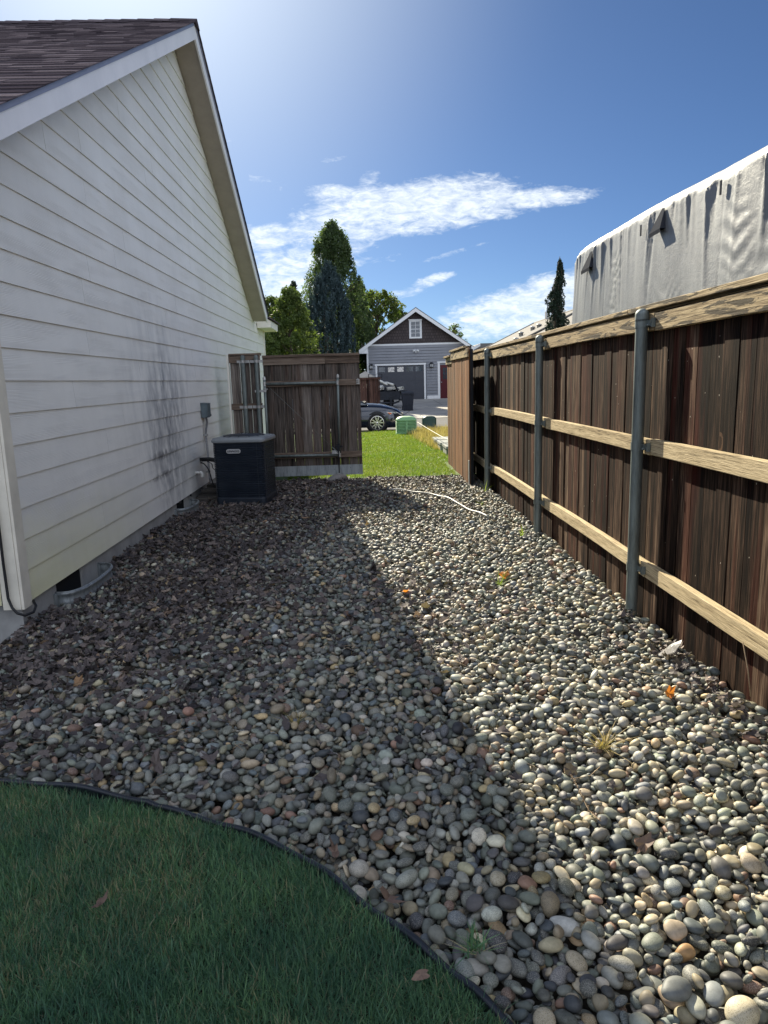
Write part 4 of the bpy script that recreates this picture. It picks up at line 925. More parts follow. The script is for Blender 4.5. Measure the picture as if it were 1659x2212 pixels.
# twigs and stalks in the litter
mb = MB()
for i in range(260):
    a, b_ = random.uniform(-2.1, 1.6), random.uniform(2.4, 10.5)
    if b_ < edge_y(a) + .08 or (a > .2 and random.random() < .6): continue
    l = random.uniform(.04, .16); th = random.uniform(0, 6.3); z0 = topz(a, b_, .02) + .004; mb.tube([(a, b_, z0), (a + l * .5 * math.cos(th), b_ + l * .5 * math.sin(th), z0 + random.uniform(0, .02)), (a + l * math.cos(th + .3), b_ + l * math.sin(th + .3), z0 + random.uniform(-.005, .02))], .0014, 4)
tag(mb.build('twig_litter', 'twig'), 'thin dry stalks and twigs strewn among the pebbles', 'twigs', kind='stuff')
def oneleaf(x, y, s_, mat, label, z0=None, tilt=.3, n=1):
    zz = (topz(x, y, .02) + .008) if z0 is None else z0
    X = np.array([x] + [x + random.uniform(-s_, s_) for _ in range(n - 1)]); Y = np.array([y] + [y + random.uniform(-s_, s_) for _ in range(n - 1)])
    o = leaves('dead_leaf', X, Y, np.full(n, zz) + rng.uniform(0, .012, n), np.full(n, s_), mat, rng.uniform(size=n), tilt); tag(o, label, 'leaf'); return o
oneleaf(-.78, 1.80, .024, 'leaf_tan', 'dry tan leaf lying on the shaded grass well inside the lawn', .035)
oneleaf(-.13, 2.02, .030, 'leaf_tan', 'crumpled tan leaf resting on pebbles next to the black edging bend')
oneleaf(.03, 1.80, .034, 'leaf_tan', 'reddish tan pointed leaf lying on the black edging at its middle')
oneleaf(.10, 1.50, .028, 'leaf_tan', 'small pale leaf on the grass near the bottom of the lawn', .03)
oneleaf(1.03, 5.15, .045, 'leaf_orange', 'bright orange curled leaf next to the weed tuft in sunlit gravel')
oneleaf(.27, 4.85, .040, 'leaf_orange', 'orange-brown leaf at the edge of the house shadow')
oneleaf(1.38, 3.05, .035, 'leaf_orange', 'orange-red leaf scraps near the foot of the right fence')
oneleaf(1.15, 6.55, .055, 'leaf_black', 'nearly black rotted leaf on the sunlit pebbles midway along the fence')
oneleaf(.85, 2.0, .040, 'leaf_tan', 'curled brown leaf standing in the near sunlit gravel', tilt=.9)
# weeds
def weed(x, y, h, n, mat, label, name='weed', spread=.5):
    z0 = topz(x, y, .02) - .01; X = np.full(n, x) + rng.normal(0, .012, n); Y = np.full(n, y) + rng.normal(0, .012, n)
    o = blades(name, X, Y, np.full(n, z0), np.clip(rng.normal(h, h * .25, n), .02, h * 1.5), rng.uniform(.004, .008, n), mat, rng.uniform(size=n), lean=spread, segs=4); tag(o, label, 'weed')
weed(.98, 5.05, .13, 26, 'weed', 'yellow-green grass weed tuft in sunlit gravel beside an orange leaf', spread=.8)
weed(1.60, 9.28, .16, 7, 'weed', 'broad-leaved green weed at the foot of the farthest steel post')
weed(1.38, 8.35, .09, 14, 'weed', 'small bright weed in the gravel between the white hose and the fence')
weed(1.50, 6.65, .10, 10, 'weed', 'pale weed at the foot of the second steel post')
weed(.93, 2.62, .10, 46, 'grass_dry', 'dry feathery weed with yellow stalks in the near sunlit gravel', spread=1.1)
weed(-.35, 2.95, .08, 16, 'grass_dry', 'faded grass wisp among the shaded pebbles above the lawn', spread=1.0)
weed(.25, 1.62, .07, 40, 'grass_near', 'green grass tuft growing through pebbles outside the black edging', spread=.7)
# dried flower stalk
mb = MB(); base_ = [(.74 + .0, 2.42), (.735, 2.32), (.74, 2.22), (.75, 2.12)]
pts = [(a, b_, topz(a, b_, .02) + .012) for a, b_ in base_]; mb.tube(spline(pts, 6), .0016, 5)
for p in spline(pts, 7): mb.lathe((p.x + random.uniform(-.006, .006), p.y, p.z + random.uniform(0, .006)), [(0, -.004), (.004, 0), (0, .004)], 5)
tag(mb.build('seed_stalk', 'twig'), 'thin dried seed stalk lying on the sunlit pebbles', 'stalk')
mb = MB(); mb.tube([(1.725, 2.98, .0), (1.715, 3.0, .12), (1.70, 3.03, .24)], [.004, .003, .002], 6); tag(mb.build('dry_stem', 'twig'), 'single upright dry stem against the fence boards at right', 'stem')
# glassy plastic shard
bm = bmesh.new(); rs = random.Random(3)
pv_ = []
for i in range(9):
    a = 2 * math.pi * i / 9; r_ = .055 * rs.uniform(.7, 1.15); pv_.append((r_ * 1.5 * math.cos(a), r_ * .8 * math.sin(a), .012 * math.cos(2 * a) + rs.uniform(-.004, .004)))
mb = MB(); px0, py0 = 1.60, 3.52; z0 = topz(px0, py0, .04) + .035
q = Matrix.Rotation(R(-35), 4, 'Z') @ Matrix.Rotation(R(-40), 4, 'Y')
vv = [Vector((px0, py0, z0)) + (q @ Vector(p)) for p in pv_]; cen = Vector((px0, py0, z0)) + q @ Vector((0, 0, .02)); cen2 = cen + Vector((0, 0, -.012))
mb.add([cen] + vv + [cen2] + [p_ + Vector((0, 0, -.006)) for p_ in vv], [(0, i + 1, (i + 1) % 9 + 1) for i in range(9)] + [(10, 11 + (i + 1) % 9, 11 + i) for i in range(9)] + [(i + 1, 11 + i, 11 + (i + 1) % 9, (i + 1) % 9 + 1) for i in range(9)])
tag(mb.build('plastic_shard', 'plastic'), 'clear broken plastic piece lying against the fence foot', 'plastic piece')
# white tube on the gravel
hp = [(.36, 9.62), (.49, 9.58), (.65, 9.4), (.76, 9.28), (.87, 9.16), (.96, 8.99), (1.04, 8.74), (1.10, 8.5), (1.14, 8.22), (1.19, 7.93), (1.26, 7.7), (1.32, 7.50)]
sp = spline([(a, b_, topz(a, b_, .03) + .012) for a, b_ in hp], 6); mb = MB(); mb.tube(sp, .0095, 10); tag(mb.build('white_hose', 'hose'), 'white plastic hose snaking over the sunlit gravel', 'hose')
# rock under the gate corner
mb = MB(); mb.smooth = True
o = pebmesh('rock', np.array([[-.42, 10.93, -.02, .16, .10, .075, .2, 0, 0]]), 3, cols=np.array([(.24, .23, .22)]), rr=np.array([.6])); tag(o, 'low flat grey rock under the bottom edge of the closed gate', 'rock')

# ---------------------------------------------------------------- beyond the gate
def louvre_box(name, label, cat, x0, x1, y0, y1, z0, z1, mat, slots=True, group=None):
    t = thing(name, label, cat, ((x0 + x1) / 2, (y0 + y1) / 2, z0)); hw, hd = (x1 - x0) / 2, (y1 - y0) / 2; cx, cy = (x0 + x1) / 2, (y0 + y1) / 2
    zt = z1 - .13 * (x1 - x0) / .6
    def rr(sx, sy, r=.08, n=5):
        pts = []
        for ax, ay, a0 in ((1, -1, -90), (1, 1, 0), (-1, 1, 90), (-1, -1, 180)):
            for i in range(n + 1):
                a = R(a0 + 90 * i / n); pts.append((cx + ax * (hw * sx - r) + r * math.cos(a), cy + ay * (hd * sy - r) + r * math.sin(a)))
        return pts
    mb = MB(); mb.smooth = True
    secs = [(rr(1.05, 1.05), z0), (rr(1.05, 1.05), z0 + .035), (rr(1, 1), z0 + .05)]
    if slots:
        nz = 8
        for i in range(nz):
            za = z0 + .06 + (zt - z0 - .07) * i / nz; dz = (zt - z0 - .07) / nz
            secs += [(rr(1.0, 1.0), za), (rr(1.0, 1.0), za + dz * .55), (rr(.86, .86), za + dz * .57), (rr(.86, .86), za + dz * .97)]
    secs += [(rr(1, 1), zt), (rr(.97, .97), zt + (z1 - zt) * .35), (rr(.8, .85), zt + (z1 - zt) * .75), (rr(.45, .6, .05), z1), (rr(.25, .3, .04), z1 + .002)]
    loft(mb, secs); part(mb, 'housing', mat, t)
    if slots:
        mb = MB(); mb.box(cx - .035, cx + .035, y0 - .004, y0 + .02, z0 + .05, zt - .005); part(mb, 'rib', mat, t)
    return t
louvre_box('utility_pedestal', 'pale green louvred utility pedestal on the sunlit lawn', 'utility box', 1.05, 1.68, 21.9, 22.5, -.22, .34, 'greenbox')
louvre_box('utility_pedestal', 'dark green smooth utility pedestal standing in dry grass', 'utility box', 1.98, 2.43, 23.3, 23.75, -.26, .26, 'darkgreen', slots=False)
for i, (x, y, w_, lab) in enumerate([(1.98, 14.6, .30, 'nearest grey block of the low row by the lawn edge'), (2.0, 15.7, .32, 'middle grey block of the low row by the lawn edge'), (2.03, 16.8, .34, 'farthest grey block of the low row, beside the dry grass')]):
    mb = MB(); zg = lawnz(y) - .03; mb.prism([(x - w_, y - .3, zg), (x - w_ + .05, y - .42, zg), (x + w_, y - .42, zg), (x + w_, y + .3, zg), (x - w_, y + .3, zg)], (0, 0, .16)); mb.box(x - w_ - .02, x + w_, y - .43, y + .31, zg + .163, zg + .21)
    tag(mb.build('paver_block', 'block'), lab, 'block', 'grey blocks edging the lawn'); bpy.data.objects[-1] if False else None
mb = MB(); mb.tube(spline([(1.69, 21.9, .17), (1.68, 18, .21), (1.68, 14.2, .27), (1.78, 12.9, .34)], 6), .007, 6); tag(mb.build('cord', 'cord'), 'white cord stretched from the green pedestal to the fence', 'cord')
# rake boards etc. of the garage
gar = thing('garage', 'grey detached garage with dark shake gable and charcoal roller door across the street', 'garage', (3.55, 46, .2))
GX0, GX1, GZ, GW = .44, 6.65, 3.6, 46.0
mb = MB(); z = .2
mb.box(GX0 + .02, GX1 - .02, GW + .02, GW + 10, .0, 3.58)
mb.prism([(GX0 + .02, GW + .02, 3.58), (GX1 - .02, GW + .02, 3.58), (3.55, GW + .02, 5.65)], (0, 9.98, 0))
part(mb, 'wall', 'lav', gar)
mb = MB(); i = 0
z = .38
while z < 3.56:
    for a, b_ in ((GX0 + .1, .96), (4.21, 4.91), (5.95, GX1 - .1)) if z < 2.46 else ((GX0 + .1, GX1 - .1),):
        mb.box(a, b_, GW - .045, GW + .018, z, z + .148, random.random())
    z += .178
part(mb, 'lap_siding', 'lav', gar)
mb = MB(); mb.prism([(GX0 + .25, GW - .02, 3.68), (GX1 - .25, GW - .02, 3.68), (3.55, GW - .02, 5.62)], (0, .03, 0)); part(mb, 'gable_shakes', 'dkshake', gar)
mb = MB(); mb.box(GX0, GX1, GW - .05, GW - .021, 3.57, 3.68); part(mb, 'band', 'white', gar)
mb = MB(); mb.box(GX0 - .01, GX0 + .1, GW - .04, GW + .1, .2, 3.57); part(mb, 'corner_trim', 'white', gar)
mb = MB(); mb.box(GX1 - .1, GX1 + .01, GW - .04, GW + .1, .2, 3.57); part(mb, 'corner_trim', 'white', gar)
mb = MB(); mb.box(4.21, 4.91, GW - .05, GW - .01, .2, .40); mb.box(GX0 + .1, .96, GW - .05, GW - .01, .2, .40); part(mb, 'base_trim', 'white', gar)
for s_ in (-1, 1):
    xe = 3.55 + s_ * 3.6; sl_ = (5.81 - 3.34) / 3.6
    mb = MB(); mb.prism([(3.55, GW - .45, 5.81), (xe, GW - .45, 3.34), (xe, GW - .45, 3.37), (3.55, GW - .45, 5.85)], (0, 10.9, 0)); part(mb, 'roof', 'shingle_grey', gar)
    mb = MB(); mb.prism([(3.55, GW - .44, 5.80), (xe - s_ * .01, GW - .44, 3.335), (xe - s_ * .01, GW - .44, 3.12 + (.0)), (3.55, GW - .44, 5.57)], (0, .04, 0)); part(mb, 'rake_board', 'white', gar)
    mb = MB(); mb.prism([(xe - s_ * .02, GW - .40, 3.12), (xe - s_ * .52, GW - .40, 3.12), (xe - s_ * .52, GW - .40, 3.13 + .34), (xe - s_ * .02, GW - .40, 3.30)], (0, .37, 0)); part(mb, 'eave_return', 'white', gar)
dr = MB(); dr.box(1.07, 4.03, GW - .010, GW + .02, .2, 2.35); door = part(dr, 'roller_door', 'gdoor', gar)
mb = MB()
for z in (.74, 1.28, 1.82): mb.box(1.07, 4.03, GW - .014, GW - .009, z - .008, z + .008)
for iz in range(4):
    for ix in range(5):
        if iz == 3: continue
        a = 1.13 + ix * .585; mb.box(a, a + .50, GW - .020, GW - .011, .30 + iz * .54, .63 + iz * .54)
o = part(mb, 'panel', 'gdoor', door, .01)
for ix in range(5):
    a = 1.17 + ix * .585; mb = MB(); mb.box(a, a + .40, GW - .016, GW - .011, 1.95, 2.25); part(mb, 'pane', 'pane_light' if ix in (1, 2) else 'glass', door)
mb = MB(); mb.box(.96, 1.07, GW - .05, GW - .0, .2, 2.35); part(mb, 'door_trim', 'white', gar)
mb = MB(); mb.box(4.03, 4.14, GW - .05, GW - .0, .2, 2.35); part(mb, 'door_trim', 'white', gar)
mb = MB(); mb.box(.93, 4.18, GW - .06, GW - .0, 2.353, 2.46); part(mb, 'door_trim', 'white', gar)
rd = MB(); rd.box(5.06, 5.92, GW - .02, GW + .02, .22, 2.30); rdo = part(rd, 'door', 'red', gar)
mb = MB(); mb.box(5.24, 5.74, GW - .026, GW - .021, 1.42, 2.12); part(mb, 'pane', 'glass', rdo)
mb = MB()
for xx in (5.40, 5.57): mb.box(xx, xx + .015, GW - .032, GW - .027, 1.42, 2.12)
for zz_ in (1.65, 1.88): mb.box(5.24, 5.74, GW - .035, GW - .033, zz_, zz_ + .015)
part(mb, 'glazing_bar', 'red', rdo)
mb = MB(); mb.lathe((5.15, GW - .03, 1.22), [(0, -.05), (.03, -.04), (.03, -.02), (.012, 0)], 10, axis='Y'); part(mb, 'handle', 'chrome', rdo)
mb = MB(); mb.box(4.91, 5.05, GW - .05, GW, .2, 2.43); mb.box(5.93, 6.05, GW - .05, GW, .2, 2.43); mb.box(4.88, 6.08, GW - .06, GW, 2.433, 2.52); part(mb, 'door_trim', 'white', gar)
wn = MB(); wn.box(3.15, 3.94, GW - .05, GW - .022, 3.98, 5.08); wn.box(3.12, 3.97, GW - .06, GW - .022, 5.083, 5.15); win = part(wn, 'window', 'white', gar)
mb = MB(); mb.box(3.27, 3.82, GW - .056, GW - .051, 4.08, 4.53); mb.box(3.27, 3.82, GW - .056, GW - .051, 4.57, 5.0); part(mb, 'pane', 'glass', win)
mb = MB(); mb.box(3.535, 3.555, GW - .062, GW - .057, 4.08, 5.0); mb.box(3.27, 3.82, GW - .065, GW - .0625, 4.78, 4.80); mb.box(3.27, 3.82, GW - .065, GW - .0625, 4.30, 4.32); part(mb, 'glazing_bar', 'white', win)
for xx in (.70, 4.51):
    mb = MB(); mb.box(xx - .09, xx + .09, GW - .22, GW - .05, 2.20, 2.37); lmp = part(mb, 'wall_lantern', 'lampglass', gar)
    mb = MB(); 
    for dx in (-.1, .085): 
        for dy in (-.23, -.06): mb.box(xx + dx, xx + dx + .015, GW + dy, GW + dy + .015, 2.18, 2.40)
    mb.box(xx - .11, xx + .11, GW - .24, GW - .03, 2.16, 2.195); mb.prism([(xx - .13, GW - .26, 2.40), (xx + .13, GW - .26, 2.40), (xx + .05, GW - .18, 2.48), (xx - .05, GW - .18, 2.48)], (0, .22, 0)); mb.box(xx - .01, xx + .01, GW - .24, GW - .225, 2.19, 2.4); part(mb, 'lantern_cage', 'steel_dark', lmp)
mb = MB(); mb.lathe((3.53, GW - .03, 3.22), [(.07, 0), (.07, -.04), (.03, -.05)], 12, axis='Y')
for s_ in (-1, 1): mb.tube([(3.53 + s_ * .05, GW - .09, 3.24), (3.53 + s_ * .17, GW - .16, 3.22)], [.035, .07], 10)
mb.tube([(3.53, GW - .08, 3.18), (3.53, GW - .14, 3.10)], .035, 8); part(mb, 'floodlight', 'white', gar)

# car -----------------------------------------------------------
car = thing('parked_car', 'black sedan with split-spoke alloy wheels parked at the kerb', 'car', (-.9, 26.0, -.345))
CZ = -.345; CY0 = 25.13; CW = 1.80
# side silhouette: (x, top z above ground, bottom z)
ST = [(1.47, .50, .22), (1.44, .60, .18), (1.38, .70, .16), (1.25, .79, .15), (1.07, .85, .15), (.85, .92, .15), (.65, .965, .15), (.40, .99, .16), (.20, 1.0, .17), (-.2, 1.0, .17), (-.8, .99, .17), (-1.6, .99, .17), (-2.3, 1.0, .17), (-2.9, 1.02, .2), (-3.2, 1.0, .25), (-3.38, .9, .3), (-3.42, .6, .35)]
mb = MB(); mb.smooth = True; secs = []
for i, (x, zt, zb) in enumerate(ST):
    tp = max(0, (x - .9) / .57); tr = max(0, (-2.9 - x) / .55); ins = .34 * tp ** 2.2 + .22 * tr ** 2; hw = CW / 2 - ins; yc = CY0 + CW / 2
    sh = min(zt - .02, .80 if x < 1.0 else zt - .05)
    ring = [(-hw * .9, zb), (-hw, zb + .12), (-hw - .0, .45), (-hw * .985, sh - .08), (-hw * .93, sh + (zt - sh) * .3), (-hw * .72, zt - .015), (-hw * .35, zt + .01), (0, zt + .018)]
    ring = ring + [(-a, b_) for a, b_ in ring[::-1][1:]]
    secs.append([(x, yc + a, CZ + b_) for a, b_ in ring])
n = len(secs[0]); mb.add([p for s_ in secs for p in s_], [(i * n + k, i * n + (k + 1) % n, (i + 1) * n + (k + 1) % n, (i + 1) * n + k) for i in range(len(secs) - 1) for k in range(n)] + [tuple(range(n)), tuple(range((len(secs) - 1) * n, len(secs) * n))])
body = part(mb, 'body', 'carpaint', car)
mb = MB(); mb.smooth = True; yc = CY0 + CW / 2
gh = [(.20, .99, .99, .70), (-.05, .99, 1.10, .69), (-.55, .98, 1.34, .62), (-.9, .98, 1.43, .58), (-1.6, .98, 1.44, .57), (-2.1, .98, 1.36, .58), (-2.6, .99, 1.16, .62), (-2.85, 1.0, 1.02, .64)]
secs = [[(x, yc - wb, CZ + z0 - .03), (x, yc - wb + (z1 - z0) * .35, CZ + z1 - .03), (x, yc - wb * .5, CZ + z1 + .0), (x, yc + wb * .5, CZ + z1), (x, yc + wb - (z1 - z0) * .35, CZ + z1 - .03), (x, yc + wb, CZ + z0 - .03)] for x, z0, z1, wb in [(a, b_, c_, d_ + .12) for a, b_, c_, d_ in gh]]
mb.add([p for s_ in secs for p in s_], [(i * 6 + k, i * 6 + k + 1, (i + 1) * 6 + k + 1, (i + 1) * 6 + k) for i in range(len(secs) - 1) for k in range(5)])
part(mb, 'windows', 'glass', car)
mb = MB(); mb.smooth = True
secs = [[(x, yc - wb * .55, CZ + z1 + .006), (x, yc, CZ + z1 + .022), (x, yc + wb * .55, CZ + z1 + .006)] for x, z0, z1, wb in [(a, b_, c_, d_ + .12) for a, b_, c_, d_ in gh[2:6]]]
mb.add([p for s_ in secs for p in s_], [(i * 3 + k, i * 3 + k + 1, (i + 1) * 3 + k + 1, (i + 1) * 3 + k) for i in range(3) for k in range(2)]); part(mb, 'roof', 'carpaint', car)
mb = MB(); mb.tube([(.18, yc - .8, CZ + 1.0), (-.05, yc - .74, CZ + 1.1), (-.6, yc - .6, CZ + 1.35), (-.95, yc - .55, CZ + 1.425)], .022, 6); part(mb, 'pillar', 'carpaint', car)
mb = MB(); mb.tube([(.16, yc - .55, CZ + 1.02), (.05, yc - .05, CZ + 1.07)], .012, 5); mb.tube([(.2, yc + .1, CZ + 1.03), (.09, yc + .5, CZ + 1.07)], .012, 5); part(mb, 'wiper', 'black', car)
def wheel(x, y, label=None, face=-1):
    wc = (x, y, CZ + .335)
    mb = MB(); mb.lathe(wc, [(.385, .0), (.385, .05)], 40, axis='Y'); mb.lathe(wc, [(0, .05), (.385, .05)], 40, axis='Y')
    arch = MB(); arch.lathe(wc, [(.0, -.012 * -face if False else .006), (.39, .006)], 36, axis='Y')
    wt = MB(); wt.lathe(wc, [(.245, -.02), (.30, -.028), (.33, -.015), (.335, .02), (.335, .2), (.30, .22), (0, .22)], 44, axis='Y'); o = part(wt, 'wheel', 'tyre', car)
    wa = MB(); wa.lathe(wc, [(.0, .008), (.40, .008), (.40, .03)], 40, axis='Y'); part(wa, 'wheel_arch', 'black', car)
    r_ = MB(); r_.lathe(wc, [(.0, .0), (.243, .0)], 36, axis='Y'); ro = part(r_, 'rim', 'rimdark', o)
    r_ = MB(); r_.lathe(wc, [(.226, -.022), (.246, -.022), (.246, .0)], 40, axis='Y')
    for k in range(5):
        for dd in (-.17, .17):
            a = 2 * math.pi * k / 5 + dd * 1.55 + .31; ca, sa = math.cos(a), math.sin(a)
            def P_(r, t_): return (wc[0] + ca * r - sa * t_, wc[1] - .026, wc[2] + sa * r + ca * t_)
            r_.prism([P_(.035, -.010), P_(.15, -.026), P_(.232, -.006), P_(.232, .014), P_(.15, .022), P_(.035, .010)], (0, .012, 0))
    r_.lathe(wc, [(0, -.035), (.034, -.033), (.04, -.02)], 16, axis='Y'); part(r_, 'spoke', 'rim', o)
wheel(.53, CY0 - .0); wheel(-2.3, CY0)
for x in (.53, -2.3):
    mb = MB(); mb.lathe((x, CY0 + CW - .2, CZ + .335), [(0, 0), (.30, 0), (.335, .03), (.335, .2), (.25, .21), (0, .2)], 36, axis='Y'); part(mb, 'wheel', 'tyre', car)
def onside(x): tp = max(0, (x - .9) / .57); return CY0 + .34 * tp ** 2.2
mb = MB(); poly = [(.86, .705), (1.05, .70), (1.25, .665), (1.42, .585), (1.40, .555), (1.2, .58), (1.0, .605)]
mb.add([(x, onside(x) - .012 + .015, CZ + z_ + .0) for x, z_ in poly] + [(x, onside(x) + .06, CZ + z_) for x, z_ in poly], [tuple(range(7))] + [(i, (i + 1) % 7, 7 + (i + 1) % 7, 7 + i) for i in range(7)]); hl = part(mb, 'headlight', 'headlamp', car)
mb = MB(); mb.prism([(.90, onside(.9) - .006, CZ + .69), (1.03, onside(1.03) - .006, CZ + .675), (1.05, onside(1.05) - .006, CZ + .63), (.98, onside(.98) - .006, CZ + .62)], (0, .01, 0)); part(mb, 'marker_light', 'amber', hl)
mb = MB(); mb.prism([(1.05, onside(1.05) - .02, CZ + .46), (1.44, onside(1.44) - .02, CZ + .43), (1.44, onside(1.44) - .02, CZ + .37), (1.08, onside(1.08) - .02, CZ + .39)], (0, .03, 0)); part(mb, 'fog_light', 'chrome', car)
mb = MB(); mb.box(1.455, 1.485, yc - .5, yc + .5, CZ + .3, CZ + .52); mb.box(1.46, 1.49, yc - .42, yc + .42, CZ + .56, CZ + .62); part(mb, 'front_grille', 'black', car)
mb = MB(); mb.tube([(1.2, onside(1.2) - .01, CZ + .69), (1.42, onside(1.42) - .01, CZ + .60), (1.475, yc - .4, CZ + .60), (1.485, yc, CZ + .61)], .010, 5); part(mb, 'chrome_strip', 'chrome', car)
mb = MB(); mb.prism([(-.15, CY0 - .12, CZ + 1.0), (-.33, CY0 - .12, CZ + 1.0), (-.33, CY0 - .12, CZ + 1.13), (-.2, CY0 - .12, CZ + 1.12)], (0, .18, 0)); part(mb, 'mirror', 'carpaint', car, .02)
mb = MB()
for x in (-.02, -1.15, -2.0): mb.box(x, x + .008, CY0 - .003, CY0 + .01, CZ + .28, CZ + .82)
part(mb, 'door_seam', 'black', car)

# wheeled bin
bn = thing('wheeled_bin', 'dark navy wheeled rubbish bin standing on the driveway', 'bin', (2.33, 36.2, -.09))
mb = MB(); f0 = [(2.09, 35.95), (2.57, 35.95), (2.57, 36.5), (2.09, 36.5)]; f1 = [(2.04, 35.88), (2.62, 35.88), (2.62, 36.6), (2.04, 36.6)]
loft(mb, [(f0, -.08), (f1, .72)]); part(mb, 'bin_body', 'bin', bn, .02)
mb = MB(); loft(mb, [([(2.02, 35.85), (2.64, 35.85), (2.64, 36.64), (2.02, 36.64)], .72), ([(2.02, 35.85), (2.64, 35.85), (2.64, 36.64), (2.02, 36.64)], .79)]); part(mb, 'rim', 'bin', bn, .01)
mb = MB(); loft(mb, [([(2.03, 35.83), (2.63, 35.83), (2.63, 36.66), (2.03, 36.66)], .793), ([(2.12, 35.9), (2.54, 35.9), (2.54, 36.6), (2.12, 36.6)], .87)]); part(mb, 'lid', 'bin', bn, .015)
mb = MB(); mb.prism([(2.22, 35.86, .25), (2.44, 35.86, .25), (2.42, 35.90, -.05), (2.24, 35.90, -.05)], (0, .03, 0)); part(mb, 'front_recess', 'bin', bn, .008)
for xx in (2.06, 2.54):
    mb = MB(); mb.lathe((xx, 36.55, .03), [(0, 0), (.12, 0), (.12, .06), (0, .06)], 18, axis='X'); part(mb, 'wheel', 'tyre', bn)
# far red-brown fence
ff = thing('fence', 'low dark red-brown board fence behind the black sedan across the street', 'fence', (-3, 33, 0))
mb = MB(); vboards(mb, -9, .87, 33.0, -.3, 1.50, .14, .006, jit=.005); part(mb, 'board_panel', 'far_fence', ff)
mb = MB(); mb.box(-9, .90, 32.93, 33.06, 1.50, 1.59); part(mb, 'cap_board', 'far_fence', ff)
# trailer piled with scrap
tr = thing('scrap_trailer', 'dark trailer piled with scrap metal parked beside the driveway', 'trailer', (.9, 38.6, 0))
mb = MB(); mb.box(-.6, 2.05, 38.0, 40.2, .42, .50); mb.box(-.6, 2.05, 38.0, 38.05, .50, .86); mb.box(-.6, 2.05, 40.15, 40.2, .50, .86); part(mb, 'bed', 'scrap_dark', tr)
mb = MB(); mb.tube([(-.5, 37.95, .30), (1.75, 37.95, .26), (2.0, 38.0, .34)], .05, 8); mb.box(.6, .7, 37.9, 38.2, .1, .45); mb.box(1.5, 1.62, 37.9, 38.2, .1, .45); mb.tube([(2.0, 38.4, .4), (2.5, 38.5, .35)], .04, 6); part(mb, 'bumper', 'scrap_dark', tr)
for xx in (-.2, 1.45):
    mb = MB(); mb.lathe((xx, 38.1, .30), [(0, 0), (.15, .01), (.27, 0), (.29, .03), (.29, .2), (0, .2)], 24, axis='Y'); part(mb, 'wheel', 'tyre', tr)
mb = MB(); mb.tube([(.45, 40.1, .5), (.45, 40.1, 1.80), (1.18, 40.1, 1.79), (1.18, 40.1, .5)], .022, 6); mb.tube([(.45, 40.1, 1.62), (1.18, 40.1, 1.62)], .015, 6); mb.tube([(.82, 40.1, .5), (.82, 40.1, 1.8)], .012, 6); part(mb, 'rack', 'steel_dark', tr)
rs = random.Random(8)
def chunk(cx, cy, cz, sx, sy, sz, mat, label, shape=0, name='scrap_piece'):
    mb = MB(); a = rs.uniform(-.6, .6); b_ = rs.uniform(-.5, .5); rot = Matrix.Rotation(a, 3, 'Z') @ Matrix.Rotation(b_, 3, 'Y')
    if shape == 0:
        secs = []
        for t in range(5):
            tt = t / 4; w_ = .6 + .4 * math.sin(math.pi * (tt * .8 + .1)); secs.append(([(sx * w_ * math.cos(k * math.pi / 4) * rs.uniform(.8, 1.1), sy * w_ * math.sin(k * math.pi / 4) * rs.uniform(.8, 1.1)) for k in range(8)], (tt - .5) * 2 * sz))
        loft(mb, secs)
    elif shape == 1: mb.tube([(-sx, 0, 0), (-sx * .2, 0, sz * .3), (sx, 0, 0)], [sz, sz * 1.1, sz * .9], 12)
    else:
        mb.box(-sx, sx, -sy, sy, -sz, -sz * .7); mb.box(-sx, -sx * .92, -sy, sy, -sz * .69, sz); mb.box(sx * .92, sx, -sy, sy, -sz * .69, sz); mb.box(-sx * .91, sx * .91, sy * .9, sy, -sz * .69, sz)
    mb.v = [tuple(rot @ Vector(p) + Vector((cx, cy, cz))) for p in mb.v]
    o = mb.build(name, mat, None, .008); tag(o, label, 'scrap', 'scrap heaped on the trailer'); return o
chunk(1.15, 38.5, 1.33, .30, .15, .07, 'scrap_light', 'long pale pipe slanting on top of the scrap heap', 1)
chunk(1.48, 38.7, 1.25, .32, .16, .08, 'scrap_light', 'pale ribbed duct length at the top right of the scrap heap', 1)
chunk(1.05, 38.35, 1.05, .22, .2, .12, 'scrap_light', 'bright dented sheet metal piece at the left of the scrap heap', 0)
chunk(1.62, 38.4, 1.02, .24, .2, .08, 'scrap_light', 'pale metal pan in the middle of the scrap heap', 2)
chunk(2.05, 38.6, .98, .22, .18, .08, 'scrap_light', 'small pale box frame at the right end of the scrap heap', 2)
chunk(1.15, 38.7, .72, .42, .3, .26, 'scrap_dark', 'large dark drum-like lump low on the left of the scrap heap', 0)
chunk(1.80, 38.7, .72, .40, .3, .24, 'scrap_dark', 'dark crumpled machine body low on the right of the scrap heap', 0)
chunk(1.5, 38.25, .82, .20, .12, .16, 'scrap_dark', 'dark open crate in front of the scrap heap', 2)
chunk(1.88, 38.2, 1.0, .05, .05, .22, 'steel_dark', 'black upright cylinder standing in the scrap heap', 0)
mb = MB(); mb.prism([(1.7, 38.3, .80), (2.45, 38.4, .86), (2.45, 38.9, .86), (1.7, 38.9, .80)], (0, 0, .04)); tag(mb.build('scrap_piece', 'scrap_dark', None, .005), 'flat dark board sticking out right of the scrap heap', 'scrap', 'scrap heaped on the trailer')
